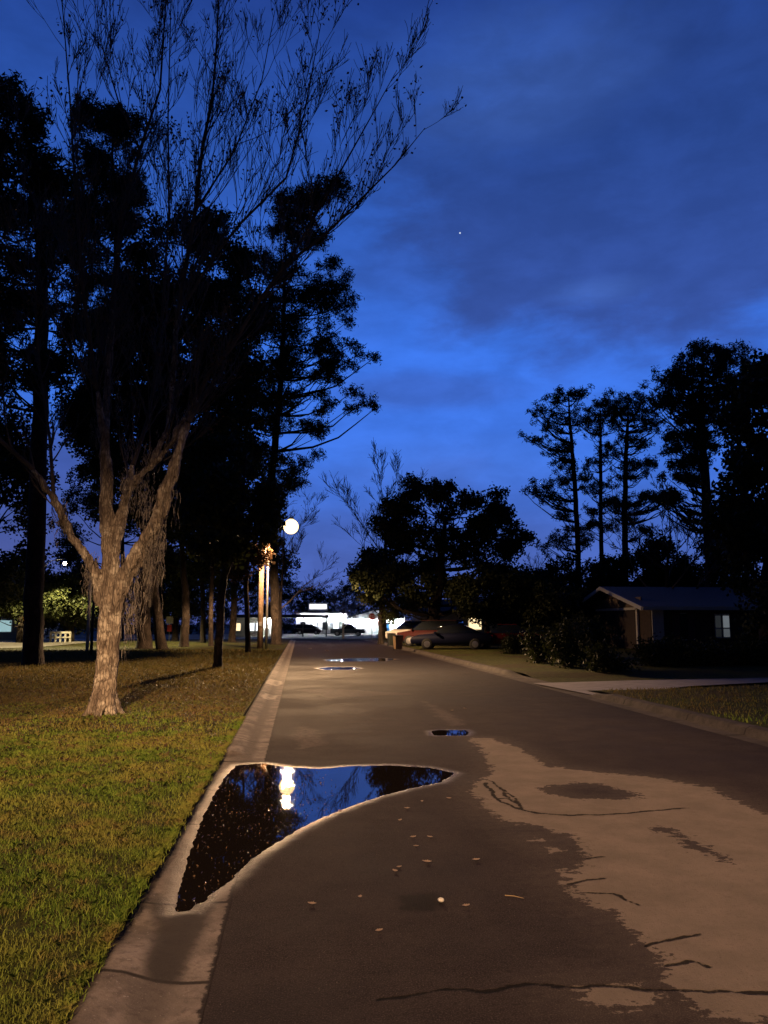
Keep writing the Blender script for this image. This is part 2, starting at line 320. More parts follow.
JOINTS = [G(150, 985).y, G(150, 905).y, G(194, 824).y, G(212, 790).y, G(250, 762).y, 11.6, 13.4, 16.1, 19.2, 22.3, 25.4, 28.5, 2.1]
def road_mat(concrete=False, plain=False):
    m = bpy.data.materials.new('gutter_concrete' if concrete else 'worn_asphalt'); m.use_nodes = True; t = m.node_tree; t.nodes.clear(); n = NT(t)
    o = n.n('ShaderNodeTexCoord').outputs['Object']
    A = lambda a: n.n('ShaderNodeAttribute', attribute_name=a).outputs['Fac']
    big = n.noise(o, 0.5, 5, 0.6); mid = n.noise(o, 2.3, 7, 0.65); fine = n.noise(o, 120, 3, 0.7); sm = n.noise(o, 14, 6, 0.7); speck = n.noise(o, 60, 2, 0.6)
    sepn = n.n('ShaderNodeSeparateXYZ', i_0=o)
    if concrete:
        c = n.mix(n.sstep(mid, 0.35, 0.65), (0.14, 0.115, 0.095), (0.31, 0.26, 0.215)); c = n.mix(n.m('MULTIPLY', n.sstep(sm, 0.48, 0.68), 0.6), c, (0.09, 0.07, 0.06))
        c = n.mix(n.sstep(speck, 0.66, 0.72), c, (0.38, 0.34, 0.30)); c = n.mix(n.m('MULTIPLY', n.sstep(fine, 0.5, 0.7), 0.25), c, (0.3, 0.27, 0.24))
        rough = 0.8; c = n.mix(n.m('SUBTRACT', 1.0, n.sstep(n.m('ADD', A('worn_pale'), n.m('MULTIPLY', n.m('SUBTRACT', sm, .5), .2)), -.03, .05)), c, (0.62, 0.55, 0.44))
        ys = sepn.outputs[1]; jy = None
        for yj in JOINTS:
            d_ = n.m('ABSOLUTE', n.m('SUBTRACT', n.m('ADD', ys, n.m('MULTIPLY', n.m('SUBTRACT', mid, 0.5), 0.03)), yj)); jy = d_ if jy is None else n.m('MINIMUM', jy, d_)
        jl = n.m('SUBTRACT', 1.0, n.sstep(n.m('ADD', jy, n.m('MULTIPLY', n.m('SUBTRACT', sm, 0.5), 0.02)), 0.006, 0.026))
        c = n.mix(n.m('MULTIPLY', jl, 0.9), c, (0.018, 0.014, 0.011))
        if plain: c = n.mix(.7, c, (0.03, 0.025, 0.022))
        # dark edges: tar creeping from the road, dirt at the grass
        ex = n.m('ADD', sepn.outputs[0], n.m('MULTIPLY', n.m('SUBTRACT', sm, 0.5), 0.09))
        if plain: ex = n.m('MULTIPLY', ex, 0.0); ex = n.m('SUBTRACT', ex, 0.8)
        c = n.mix(n.sstep(ex, X_GR-0.030, X_GR-0.010), c, (0.035, 0.028, 0.025)); c = n.mix(n.sstep(ex, X_LE+0.02, X_LE+0.07, 0.85, 0.0), c, (0.03, 0.024, 0.016))
        c = n.mix(n.m('MULTIPLY', n.m('MULTIPLY', n.sstep(ex, -0.74, -0.66), n.sstep(ex, -0.60, -0.50, 1.0, 0.0)), n.sstep(mid, 0.40, 0.55, 0.15, 0.6)), c, (0.055, 0.043, 0.035))
    else:
        c = n.mix(n.sstep(mid, 0.3, 0.7), (0.027, 0.020, 0.019), (0.046, 0.035, 0.032)); c = n.mix(n.m('MULTIPLY', n.sstep(fine, 0.45, 0.75), 0.75), c, (0.15, 0.12, 0.11))
        c = n.mix(n.m('MULTIPLY', n.sstep(big, 0.42, 0.62), 0.45), c, (0.026, 0.020, 0.021))
        c = n.mix(n.sstep(n.noise(o, 26, 4, 0.75), 0.50, 0.68, 0, 0.55), c, (0.020, 0.016, 0.014)); c = n.mix(n.sstep(speck, 0.68, 0.74), c, (0.15, 0.12, 0.10))
        warp = n.m('ADD', n.m('MULTIPLY', n.m('SUBTRACT', sm, 0.5), 0.40), n.m('MULTIPLY', n.m('SUBTRACT', mid, 0.5), 0.50))
        st = n.noise(n.n('ShaderNodeMapping', i_Vector=o, i_Scale=(2.2, 13.0, 1)).outputs[0], 1.0, 6, 0.7)
        warp = n.m('ADD', warp, n.m('MULTIPLY', n.m('SUBTRACT', st, 0.5), 0.28))
        dry = n.m('SUBTRACT', 1.0, n.sstep(n.m('ADD', A('dry'), warp), -0.012, 0.014))
        drc = n.mix(n.sstep(mid, 0.3, 0.7), (0.20, 0.165, 0.13), (0.27, 0.22, 0.175)); drc = n.mix(n.m('MULTIPLY', n.sstep(fine, 0.45, 0.75), 0.4), drc, (0.27, 0.23, 0.2))
        drc = n.mix(n.m('MULTIPLY', n.sstep(sm, 0.5, 0.75), 0.3), drc, (0.11, 0.085, 0.075))
        c = n.mix(n.sstep(n.m('ADD', A('dry'), n.m('MULTIPLY', warp, 1.5)), 0.0, 0.45, 0.16, 0.0), c, drc)
        c = n.mix(dry, c, n.mix(n.sstep(speck, .6, .7, 0, .5), drc, (0.10, .08, .068)))
        worn_pale = n.m('SUBTRACT', 1.0, n.sstep(n.m('ADD', A('worn_pale'), n.m('MULTIPLY', warp, 1.6)), -0.12, 0.03))
        c = n.mix(n.m('MULTIPLY', worn_pale, n.sstep(sm, 0.35, 0.6, 0.15, 0.75)), c, (0.13, 0.10, 0.088))
    jitter = n.m('MULTIPLY', n.m('SUBTRACT', sm, 0.5), 0.12)
    dampf = n.m('SUBTRACT', 1.0, n.sstep(n.m('ADD', A('damp'), jitter), -0.03, 0.05))
    c = n.mix(n.m('MULTIPLY', dampf, 0.85), c, (0.014, 0.011, 0.010) if not concrete else (0.04, 0.033, 0.027))
    crk = n.m('SUBTRACT', 1.0, n.sstep(n.m('ADD', A('crack'), n.m('MULTIPLY', n.m('SUBTRACT', sm, 0.5), 0.045)), 0.004, 0.017))
    c = n.mix(n.m('MULTIPLY', crk, 0.9), c, (0.008, 0.007, 0.006))
    shore = A('puddle')
    wetb = n.m('SUBTRACT', 1.0, n.sstep(n.m('ADD', shore, n.m('MULTIPLY', n.m('SUBTRACT', sm, 0.5), 0.10)), 0.02, 0.16))
    c = n.mix(n.m('MULTIPLY', wetb, 0.6), c, (0.045, 0.036, 0.03))
    # moisture film left around the water: darker and shinier
    r = n.m('SUBTRACT', 0.92, n.m('MULTIPLY', wetb, 0.42)); r = n.m('SUBTRACT', r, n.m('MULTIPLY', dampf, 0.05))
    if not concrete: r = n.m('SUBTRACT', r, n.m('MULTIPLY', n.m('SUBTRACT', 1.0, dry), n.sstep(big, 0.35, 0.65, 0.0, 0.12)))
    h = n.m('ADD', n.m('MULTIPLY', fine, 0.5 if not concrete else 0.25), n.m('MULTIPLY', sm, 0.6)); h = n.m('SUBTRACT', h, n.m('MULTIPLY', crk, 1.2))
    h = n.m('ADD', h, n.m('MULTIPLY', speck, 0.3))
    bp = n.n('ShaderNodeBump', i_Strength=0.9, i_Distance=0.014, i_Height=h)
    b = n.n('ShaderNodeBsdfPrincipled', i_Base_Color=c, i_Roughness=r, i_Normal=bp.outputs[0]); n.set(b.inputs['Specular IOR Level'], n.m('ADD', n.m('MULTIPLY', wetb, n.sstep(sm, .4, .65, .04, .30)), .06 if not concrete else .12))
    n.n('ShaderNodeOutputMaterial', i_Surface=b.outputs[0]); return m
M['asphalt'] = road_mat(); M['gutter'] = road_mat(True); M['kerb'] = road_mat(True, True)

# ------------------------------------------------------------------ ground sheets
def grass_mat():
    m = bpy.data.materials.new('lawn_soil'); m.use_nodes = True; t = m.node_tree; t.nodes.clear(); n = NT(t)
    o = n.n('ShaderNodeTexCoord').outputs['Object']
    f1 = n.noise(o, 0.45, 5, 0.6); f2 = n.noise(o, 6, 6, 0.7); f3 = n.noise(o, 45, 4, 0.7)
    c = n.mix(n.sstep(f2, 0.35, 0.65), (0.05, 0.065, 0.014), (0.12, 0.12, 0.03)); c = n.mix(n.sstep(f1, 0.48, 0.62, 0.1, 0.75), c, (0.085, 0.058, 0.03))
    c = n.mix(n.m('MULTIPLY', n.sstep(f3, 0.45, 0.65), 0.5), c, (0.03, 0.03, 0.010))
    bp = n.n('ShaderNodeBump', i_Strength=1.0, i_Distance=0.06, i_Height=n.m('ADD', f3, f2))
    b = n.n('ShaderNodeBsdfPrincipled', i_Base_Color=c, i_Roughness=0.95, i_Normal=bp.outputs[0]); b.inputs['Specular IOR Level'].default_value = 0.1
    n.n('ShaderNodeOutputMaterial', i_Surface=b.outputs[0]); return m
M['lawn'] = grass_mat()
M['blade'] = None
def blade_mat():
    m = bpy.data.materials.new('grass_blades'); m.use_nodes = True; t = m.node_tree; t.nodes.clear(); n = NT(t)
    o = n.n('ShaderNodeTexCoord').outputs['Object']; r = n.n('ShaderNodeNewGeometry').outputs['Random Per Island']
    f1 = n.noise(o, 0.9, 4, 0.6); f0 = n.noise(o, 5.0, 4, 0.6)
    c = n.mix(r, (0.085, 0.17, 0.02), (0.30, 0.40, 0.06))
    c = n.mix(n.m('MULTIPLY', n.sstep(f1, 0.42, 0.62), 0.65), c, (0.42, 0.36, 0.09))
    c = n.mix(n.m('MULTIPLY', n.sstep(f0, 0.5, 0.68), 0.7), c, (0.34, 0.22, 0.09))
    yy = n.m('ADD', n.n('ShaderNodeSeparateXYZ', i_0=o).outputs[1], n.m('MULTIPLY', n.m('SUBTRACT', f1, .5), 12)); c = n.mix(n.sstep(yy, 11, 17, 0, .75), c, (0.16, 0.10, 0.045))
    b = n.n('ShaderNodeBsdfPrincipled', i_Base_Color=c, i_Roughness=0.7); b.inputs['Specular IOR Level'].default_value = 0.2
    tr = n.n('ShaderNodeBsdfTranslucent', i_Color=c); mx = n.n('ShaderNodeMixShader', i_0=0.3, i_1=b.outputs[0], i_2=tr.outputs[0])
    n.n('ShaderNodeOutputMaterial', i_Surface=mx.outputs[0]); return m
M['blade'] = blade_mat()
M['soil'] = mat('dark_soil', (0.035, 0.03, 0.018), 0.95, var=0.4, scale=0.5)
M['farstreet'] = mat('street_asphalt', (0.11, 0.10, 0.095), 0.85, var=0.25, scale=1.5, bump=0.3)
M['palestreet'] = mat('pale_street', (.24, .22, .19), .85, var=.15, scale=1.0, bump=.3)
M['concrete'] = mat('driveway_concrete', (0.30, 0.27, 0.25), 0.85, var=0.25, scale=3, bump=0.3)

def lawnz(P): return 0.075 + 0.012*np.sin(P[:, 0]*0.9+0.3)*np.cos(P[:, 1]*0.7) + np.clip((-P[:, 0]-1.0)*0.05, 0, 0.03)
def gutz(P):
    u = (X_GR - P[:, 0])/(X_GR-X_LE); return 0.0008 + np.interp(u, [0, 0.25, 0.45, 0.75, 0.93, 1.0], [0.0, 0.0, 0.012, 0.062, 0.075, 0.055])
terrain('ground', np.linspace(-700, 700, 20), np.linspace(-200, 1200, 57), lambda P: np.full(len(P), -0.16), M['soil'], False)
terrain('road', np.concatenate([np.arange(X_GR, X_RE-0.01, 0.022), [X_RE]]), YR, lambda P: np.zeros(len(P)), M['asphalt'])
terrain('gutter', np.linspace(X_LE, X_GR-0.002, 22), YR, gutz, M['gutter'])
YL = np.concatenate([np.linspace(-60, 1.6, 15), prog(1.65, 92, 0.15, 0.01)])
terrain('lawn', np.concatenate([np.linspace(-90, -14, 20), np.linspace(-13.5, X_LE-0.015, 90)]), YL, lawnz, M['lawn'], False)
def rkerb(P):
    u = P[:, 0]-X_RE; z = np.interp(u, [0, 0.03, 0.30, 0.34, 0.40, 0.56], [0.0, 0.004, 0.012, 0.10, 0.125, 0.125])
    d = np.clip((np.abs(P[:, 1]-21.4)-3.2)/1.2, 0, 1); return np.where(u > 0.3, np.interp(u, [0.3, 0.56], [0.012, 0.045])*(1-d)+z*d, z)
terrain('right_kerb', X_RE+np.array([0.002, 0.03, 0.15, 0.30, 0.34, 0.40, 0.48, 0.56]), YR, rkerb, M['kerb'])
def rlawn(P):
    u = P[:, 0]-X_RE-0.56; d = np.clip((np.abs(P[:, 1]-21.2)-2.0)/1.2, 0, 1)
    return 0.03 + 0.085*d + np.clip(u*0.015, 0, 0.15) + 0.015*np.sin(P[:, 0]*0.7)*np.sin(P[:, 1]*0.5)*d
terrain('right_lawn', np.concatenate([np.linspace(X_RE+0.565, 24, 60), np.linspace(25, 110, 18)]), YL, rlawn, M['lawn'], False)
# driveway: a flared concrete apron, then a strip running away from the street
drv = poly([(533, 683.3), (640, 683), (768, 682.6), (900, 682.5), (1100, 682.5), (1100, 686), (900, 686.4), (768, 687), (690, 689.5), (640, 694), (612, 699)], 0.03)
mb = MB(); nseg = []
mb.V = [(x, y, 0.075 + max(0, min(0.15, (x-6.84)*0.015)) - 0.04*math.exp(-max(0, x-6.8))) for x, y in drv]; mb.F = [tuple(range(len(drv)))[::-1]]
drive = mb.build('driveway', M['concrete']); tag(drive, kind='structure')
# side streets in the distance
def sheet(name, pts, z, matl):
    P = poly(pts, z); m_ = MB(); m_.V = [(x, y, z+gz(y)) for x, y in P]; m_.F = [tuple(range(len(P)))]
    o = m_.build(name, matl)
    me = o.data; me.update()
    if me.polygons[0].normal.z < 0: me.flip_normals()
    return tag(o, kind='structure')
def strip(name, x0, x1, yf0, yf1, z, matl, n=40):
    xs = np.linspace(x0, x1, n); V = []; F = []
    for i, x in enumerate(xs):
        for y in np.linspace(yf0(x), yf1(x), 5): V.append((x, y, z+gz(y)))
    for i in range(n-1):
        for k in range(4): F.append((i*5+k, (i+1)*5+k, (i+1)*5+k+1, i*5+k+1))
    m_ = MB(); m_.V = V; m_.F = F; return tag(m_.build(name, matl), kind='structure')
strip('cross_street', -120, 90, lambda x: 84 + 0.02*x if x > -14 else 84+0.02*-14+(x+14)*0.33, lambda x: 112+0.02*x if x > -14 else 112-0.28+(x+14)*0.6, 0.02+0.09, M['farstreet'])
_a, _b, _c, _d = G(-90, 651.5, .1), G(100, 645.5, .1), G(100, 639.3, .1), G(-90, 642, .1)
_fn = lambda p, q: (lambda x: p.y+(q.y-p.y)*(x-p.x)/(q.x-p.x))
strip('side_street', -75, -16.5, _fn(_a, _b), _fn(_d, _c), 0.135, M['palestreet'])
strip('parking_lot', -60, 90, lambda x: 116, lambda x: 152, 0.05, M['farstreet'])
strip('far_verge', -60, 90, lambda x: 112.6, lambda x: 115.9, 0.14, M['lawn'])

# ------------------------------------------------------------------ water
def water_mat(k=.032, name='puddle_water'):
    m = bpy.data.materials.new(name); m.use_nodes = True; t = m.node_tree; t.nodes.clear(); n = NT(t)
    o = n.n('ShaderNodeTexCoord').outputs['Object']
    f = n.noise(o, 9, 3, 0.5); f2 = n.noise(o, 34, 1, 0.5); f3 = n.noise(o, 2.0, 2, 0.5)
    spots = n.m('MULTIPLY', n.sstep(f3, 0.36, 0.56), n.sstep(n.n('ShaderNodeSeparateXYZ', i_0=o).outputs[0], 0.0, 0.9, 1.0, 0.25))
    h = n.m('ADD', n.m('MULTIPLY', f, 0.30), n.m('MULTIPLY', n.sstep(f2, 0.60, 0.70, 0, .45), spots))
    bp = n.n('ShaderNodeBump', i_Strength=k, i_Distance=0.01, i_Height=h)
    b = n.n('ShaderNodeBsdfPrincipled', i_Base_Color=(0.012, 0.009, 0.007), i_Roughness=0.015, i_Normal=bp.outputs[0], i_IOR=1.33)
    n.n('ShaderNodeOutputMaterial', i_Surface=b.outputs[0]); return m
M['water'] = water_mat(); M['rippled'] = water_mat(.6, 'rippled_water')
for q, nm in zip(PUDS, ['puddle']*4):
    c = q.mean(0); dirs = q-c; qq = c + dirs*(1 + 0.12/np.linalg.norm(dirs, axis=1)[:, None])
    qq[:, 0] = np.clip(qq[:, 0], X_LE+0.08, 99)
    m_ = MB(); m_.V = [(x, y, WL) for x, y in qq]; m_.F = [tuple(range(len(qq)))]
    o = m_.build('puddle', M['water'] if q is PUD or q is PUD2 else M['rippled']); me = o.data
    if me.polygons[0].normal.z < 0: me.flip_normals()
    tag(o, kind='structure')

# ------------------------------------------------------------------ grass blades, litter
def tris(name, P, hgt, wid, matl, lean=0.5, label=None, cat=None):
    n = len(P); a = rng.uniform(0, 2*np.pi, n); L = rng.uniform(0, lean, n)*hgt; b = rng.uniform(0, 2*np.pi, n)
    s = np.stack([np.cos(a), np.sin(a), np.zeros(n)], 1)*wid[:, None]/2
    mid = P + np.stack([np.cos(b)*L*0.4, np.sin(b)*L*0.4, hgt*0.6], 1); tip = P + np.stack([np.cos(b)*L*1.3, np.sin(b)*L*1.3, hgt*rng.uniform(0.75, 1.0, n)], 1)
    V = np.stack([P-s, P+s, mid+s*0.7, tip, mid-s*0.7], 1).reshape(-1, 3)
    i = np.arange(n)[:, None]*5
    F = i + np.array([[0, 1, 2, 3, 4]])
    o = link(name, npmesh(name, V, F), matl)
    return o
def scatter_left(n, y0, y1, xmax_k=0.40, marg=0.8):
    Y = rng.uniform(y0, y1, n*3); Xl = -(0.37*Y+marg); X = rng.uniform(-(0.37*y1+marg), X_LE-0.03, n*3)
    k = X > Xl; P = np.stack([X[k], Y[k]], 1)[:n]; return P
def lz(P): return lawnz(P) + np.array([gz(y) for y in P[:, 1]])
Ps = []; Hs = []; Ws = []
for y0, y1, dens, hh, ww in [(1.9, 7, 7000, 0.034, 0.0045), (7, 12, 4200, 0.038, 0.006), (12, 20, 1000, 0.045, 0.010), (20, 36, 260, 0.08, 0.02), (36, 47, 60, 0.11, 0.04)]:
    area = 0.5*((0.37*y0+0.8-0.98)+(0.37*y1+0.8-0.98))*(y1-y0); n = int(area*dens)
    P = scatter_left(n, y0, y1); 
    cl = np.array([mnoise.noise(Vector((p[0]*3, p[1]*3, 5))) for p in P]); P = P[rng.uniform(-0.7, 0.55, len(P)) < cl+0.25]
    n = len(P); Ps.append(np.column_stack([P, lz(P)-0.004])); Hs.append(hh*rng.uniform(0.35, 1.4, n)); Ws.append(ww*rng.uniform(0.7, 1.3, n))
# tufts leaning over the kerb edge
n = 12000; Y = rng.uniform(1.9, 14, n); P = np.column_stack([X_LE-0.012+rng.normal(0, 0.018, n)+np.array([0.03*mnoise.noise(Vector((1, y*4, 0)))+.02*mnoise.noise(Vector((5, y*13, 0))) for y in Y]), Y, np.zeros(n)]); P[:, 2] = lz(P[:, :2])-0.01
Ps.append(P); Hs.append(0.04*rng.uniform(0.4, 1.2, n)); Ws.append(np.full(n, 0.0055))
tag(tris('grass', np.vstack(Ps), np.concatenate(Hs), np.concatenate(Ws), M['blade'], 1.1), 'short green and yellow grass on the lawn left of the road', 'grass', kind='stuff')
n = 14000; P = np.stack([rng.uniform(X_RE+0.6, 24, n), rng.uniform(9, 19.0, n)], 1); P = P[P[:, 1] < 18.5 - 0.0*P[:, 0]]
tag(tris('grass', np.column_stack([P, rlawn(P)]), 0.07*rng.uniform(0.5, 1.3, len(P)), 0.018*rng.uniform(0.6, 1.3, len(P)), M['blade'], 1.0), 'dim grass on the right lawn between kerb and driveway', 'grass', kind='stuff')
def quads(C, s, up=0.5):
    """random oriented diamond faces: centres C, half length s"""
    n = len(C); a = rng.normal(size=(n, 3)); a[:, 2] *= up; a /= np.linalg.norm(a, axis=1)[:, None]+1e-9
    r = rng.normal(size=(n, 3)); b = np.cross(a, r); b /= np.linalg.norm(b, axis=1)[:, None]+1e-9
    return a, b
def leaves_np(C, L, W, up=1.0):
    n = len(C); a, b = quads(C, L, up); L = np.broadcast_to(L, (n,))[:, None]; W = np.broadcast_to(W, (n,))[:, None]
    V = np.stack([C-a*L, C+b*W-a*L*0.1, C+a*L, C-b*W-a*L*0.1], 1).reshape(-1, 3); F = np.arange(n*4).reshape(n, 4); return V, F
def flat_leaves(P3, L, tilt=0.35):
    n = len(P3); q = rng.uniform(0, 2*np.pi, n); tz = rng.normal(0, tilt, n); tz2 = rng.normal(0, tilt, n)
    a = np.stack([np.cos(q), np.sin(q), tz], 1); b = np.stack([-np.sin(q), np.cos(q), tz2], 1); L = L[:, None]
    V = np.stack([P3-a*L, P3+b*L*0.45, P3+a*L, P3-b*L*0.45], 1); V[:, :, 2] -= V[:, :, 2].min(axis=1)[:, None]-P3[:, 2][:, None]
    return V.reshape(-1, 3), np.arange(n*4).reshape(n, 4)
P = scatter_left(30000, 8, 34); tb = G(103, 717, 0.09)
d = np.hypot(P[:, 0]-tb.x, P[:, 1]-tb.y-3); P = P[rng.uniform(size=len(P)) < np.clip(1.25-d/10, 0.05, 1)]
V, F = flat_leaves(np.column_stack([P, lz(P)+0.015]), rng.uniform(0.014, 0.036, len(P)))
tag(link('leaf_litter', npmesh('leaf_litter', V, F), M['litter']), 'brown leaf litter scattered in the grass under the trees', 'leaf litter', kind='stuff')
# floating litter in the puddle
P = np.column_stack([rng.uniform(-0.9, 1.8, 14000), rng.uniform(4.8, 10.5, 14000)]); sd = poly_sd(P, PUD); nz = np.array([mnoise.noise(Vector((p[0]*3, p[1]*2, 2))) for p in P])
P = P[(sd < 0.0) & (P[:, 0] < 0.35+0.3*nz) & (nz > -0.45)][:950]
V, F = flat_leaves(np.column_stack([P, np.full(len(P), WL+0.0005)]), rng.uniform(0.004, 0.011, len(P)), 0.5)
tag(link('floating_debris', npmesh('floating_debris', V, F), mat('wet_leaf', (.13, .085, .05), .22)), 'bits of leaf and bark floating in the puddle in the gutter', 'debris', kind='stuff')
# individual leaves on the road, each one placed where the photograph shows it
lv = [(400, 821), (413, 838), (430, 838), (416, 847), (427, 863), (399, 868), (395, 872), (422, 802), (407, 809), (449, 799), (476, 861), (340, 812), (452, 711), (465, 709), (310, 649), (327, 651), (466, 907), (360, 898), (312, 905), (379, 932)]
for i, (x, y) in enumerate(lv):
    g = G(x, y); s = (0.028 if i != 4 else 0.045)*(1+max(0, g.y-9)*0.12)*random.uniform(0.8, 1.2); m_ = MB(); q = random.uniform(0, 6.28); V = []
    for k in range(11):
        t = k/10.0; wd = s*0.55*math.sin(math.pi*t)**0.8*(1+0.18*math.sin(9*t*math.pi)); V.append((t, wd))
    pts = [((t-0.5)*2*s, wd) for t, wd in V] + [((t-0.5)*2*s, -wd) for t, wd in V[-2:0:-1]]
    cq, sq = math.cos(q), math.sin(q)
    def lift(a, b): return 0.004 + 0.5*abs(b)+0.6*max(0, abs(a)-s*0.5)
    m_.V = [(a*cq-b*sq, a*sq+b*cq, lift(a, b)) for a, b in pts]; m_.V.append((0, 0, 0.003)); nn = len(pts)
    m_.F = [(k, (k+1) % nn, nn) for k in range(nn)]
    o = m_.build('fallen_leaf', M['paleleaf']); o.location = (g.x, g.y, 0.001)
    tag(o, 'small dry fallen leaf lying on the asphalt', 'leaf', 'fallen leaves on the road')
lvl = {4: 'largest pale curled leaf on the asphalt below the puddle', 14: 'bright leaf far up the road near the cross street, left one of two', 15: 'bright leaf far up the road near the cross street, right one of two',
       16: 'pale leaf scrap on the asphalt right of the white pebble', 12: 'dry leaf just beyond the small dark puddle, left of two', 13: 'dry leaf just beyond the small dark puddle, right of two', 11: 'dry leaf on the wet lower bank of the large puddle'}
ls = [o for o in col.objects if o.name.startswith('fallen_leaf')]
for i, s in lvl.items(): ls[i]['label'] = s
g = G(441, 902); me = bpy.data.meshes.new('pebble'); bm = bmesh.new(); bmesh.ops.create_icosphere(bm, subdivisions=3, radius=0.019)
for v in bm.verts: v.co *= 1+0.12*mnoise.noise(v.co*60); v.co.z *= 0.7
bm.to_mesh(me); bm.free(); o = link('pebble', me, mat('white_stone', (0.75, 0.7, 0.62), 0.7, var=0.15, scale=60), None, True); o.location = (g.x, g.y, 0.012)
tag(o, 'small white pebble on the asphalt beside the dark damp patch', 'pebble')
a = G(505, 896); b = G(524, 899); m_ = MB(); m_.tube([a+Vector((0, 0, .004)), (a+b)/2+Vector((0, .006, .007)), b+Vector((0, 0, .004))], [0.0035, 0.003, 0.0015], 5)
tag(m_.build('twig', mat('straw_twig', (0.4, 0.28, 0.15), 0.8)), 'thin straw coloured twig lying on the asphalt', 'twig')

# ------------------------------------------------------------------ foliage and tree builders
def crown_faces(clumps, kind='pine', dens=1.0):
    """clumps: (centre, radius m) -> leaf quads gathered in tufts on the clumps' volume"""
    VV = []; base = 0
    for c, r in clumps:
        c = np.array(c)
        if kind == 'pine': nt_, per, tr, L, W, fl = int(30*dens*r*r)+max(2, int(7*dens*dens)), 20, 0.30, 0.16, 0.034, 0.55
        elif kind == 'oak': nt_, per, tr, L, W, fl = int(34*dens*r*r)+10, 18, 0.34, 0.11, 0.07, 0.75
        else: nt_, per, tr, L, W, fl = int(30*dens*r*r)+6, 8, 0.22, 0.06, 0.035, 0.9
        u = rng.normal(size=(nt_, 3)); u /= np.linalg.norm(u, axis=1)[:, None]; rad = r*rng.uniform(0.05, 1.35, nt_)**0.6
        T = c + u*rad[:, None]*np.array([1, 1, fl])
        sc = max(1.0, r*0.55)
        C = T.repeat(per, 0) + rng.normal(size=(nt_*per, 3))*tr*0.5*sc
        V, _ = leaves_np(C, L*rng.uniform(0.7, 1.3, len(C))*sc, W*rng.uniform(0.8, 1.3, len(C))*sc); VV.append(V)
    V = np.vstack(VV); return V, np.arange(len(V)).reshape(-1, 4)
def in_poly(x, y, q):
    ins = False; n = len(q)
    for i in range(n):
        a = q[i]; b = q[(i+1) % n]
        if (a[1] > y) != (b[1] > y) and x < (b[0]-a[0])*(y-a[1])/(b[1]-a[1])+a[0]: ins = not ins
    return ins
def outline_clumps(q, n, rpx, Y, depth, edge=True, jit=0.35):
    """n clumps inside a silhouette q at distance Y, each at its own depth"""
    xs = [a for a, b in q]; ys = [b for a, b in q]; out = []; tries = 0; s = Y/FPX
    A = np.array(q, float); pts = []
    for i in range(len(q)):                                  # follow the edge so the outline is lobed, not round
        a = A[i]; b = A[(i+1) % len(q)]; L = np.linalg.norm(b-a); cc = A.mean(0)
        for k in range(max(1, int(L/(rpx*1.5)))):
            p = a+(b-a)*(k+random.random()*0.6)/max(1, int(L/(rpx*1.5))); v = cc-p; p = p+v/np.linalg.norm(v)*rpx*random.uniform(0.7, 1.3)
            if edge and in_poly(p[0], p[1], q): pts.append((p, random.uniform(0.55, 0.95)))
    while len(pts) < n and tries < 4000:
        tries += 1; x = random.uniform(min(xs), max(xs)); y = random.uniform(min(ys), max(ys))
        if in_poly(x, y, q): pts.append((np.array([x, y]), random.uniform(0.7, 1.25)))
    for p, k in pts: out.append((PD(p[0], p[1], Y+random.uniform(-depth, depth)), rpx*s*k))
    return out
def limb(p0, p1, sag=0.15, n=5, wob=0.06):
    L = (p1-p0).length; pts = []
    for i in range(n+1):
        t = i/n; p = p0.lerp(p1, t); p = p + Vector((0, 0, -sag*L*math.sin(math.pi*t)*0.5)) + Vector((random.gauss(0, wob*L*0.3), random.gauss(0, wob*L*0.3), random.gauss(0, wob*L*0.3)))*math.sin(math.pi*t)
        pts.append(p)
    return pts
def tree(name, label, cat, trunk, rads, clumps, kind='pine', leaf=None, group=None, bark=None, dens=1.0, limbs=True, flare=True):
    base = trunk[0]; root = empty(name, base); tag(root, label, cat, group)
    off = Vector(base); tr = [Vector(p)-off for p in trunk]
    mb = MB()
    # resample the trunk, wobble it, flare the foot
    pts = []; rr = []
    for i in range(len(tr)-1):
        k = 5
        for j in range(k):
            t = j/k; pts.append(tr[i].lerp(tr[i+1], t)+Vector((random.gauss(0, rads[0]*0.08), random.gauss(0, rads[0]*0.08), 0))*(1 if i+j else 0)); rr.append(rads[i]*(1-t)+rads[i+1]*t)
    pts.append(tr[-1]); rr.append(rads[-1])
    if flare: pts.insert(1, pts[0].lerp(pts[1], 0.12)); rr.insert(1, rr[0]*1.12); rr[0] *= 1.6; pts[0] = pts[0]+Vector((0, 0, -0.08))
    mb.tube(pts, rr, 10)
    if limbs:
        for c, r in clumps:
            c = Vector(c)-off; cand = [(abs((p-c).length - 0)*1.0 + max(0, (p.z-(c.z-0.35*Vector((p.x-c.x, p.y-c.y, 0)).length)))*2.5, i) for i, p in enumerate(pts) if i > 2]
            dd, i = min(cand); L = (pts[i]-c).length
            if L > 0.5: mb.tube(limb(pts[i], c, 0.22), [max(0.018, min(rr[i]*0.5, 0.014+0.013*L))*(1-0.8*k/5) for k in range(6)], 5, False)
    mb.build('trunk', bark or M['dark_bark'], root, True)
    V, F = crown_faces([(tuple(Vector(c)-off), r) for c, r in clumps], kind, dens)
    link('crown', npmesh('crown', V, F), leaf or M['needles' if kind == 'pine' else 'oakleaf'], root)
    return root
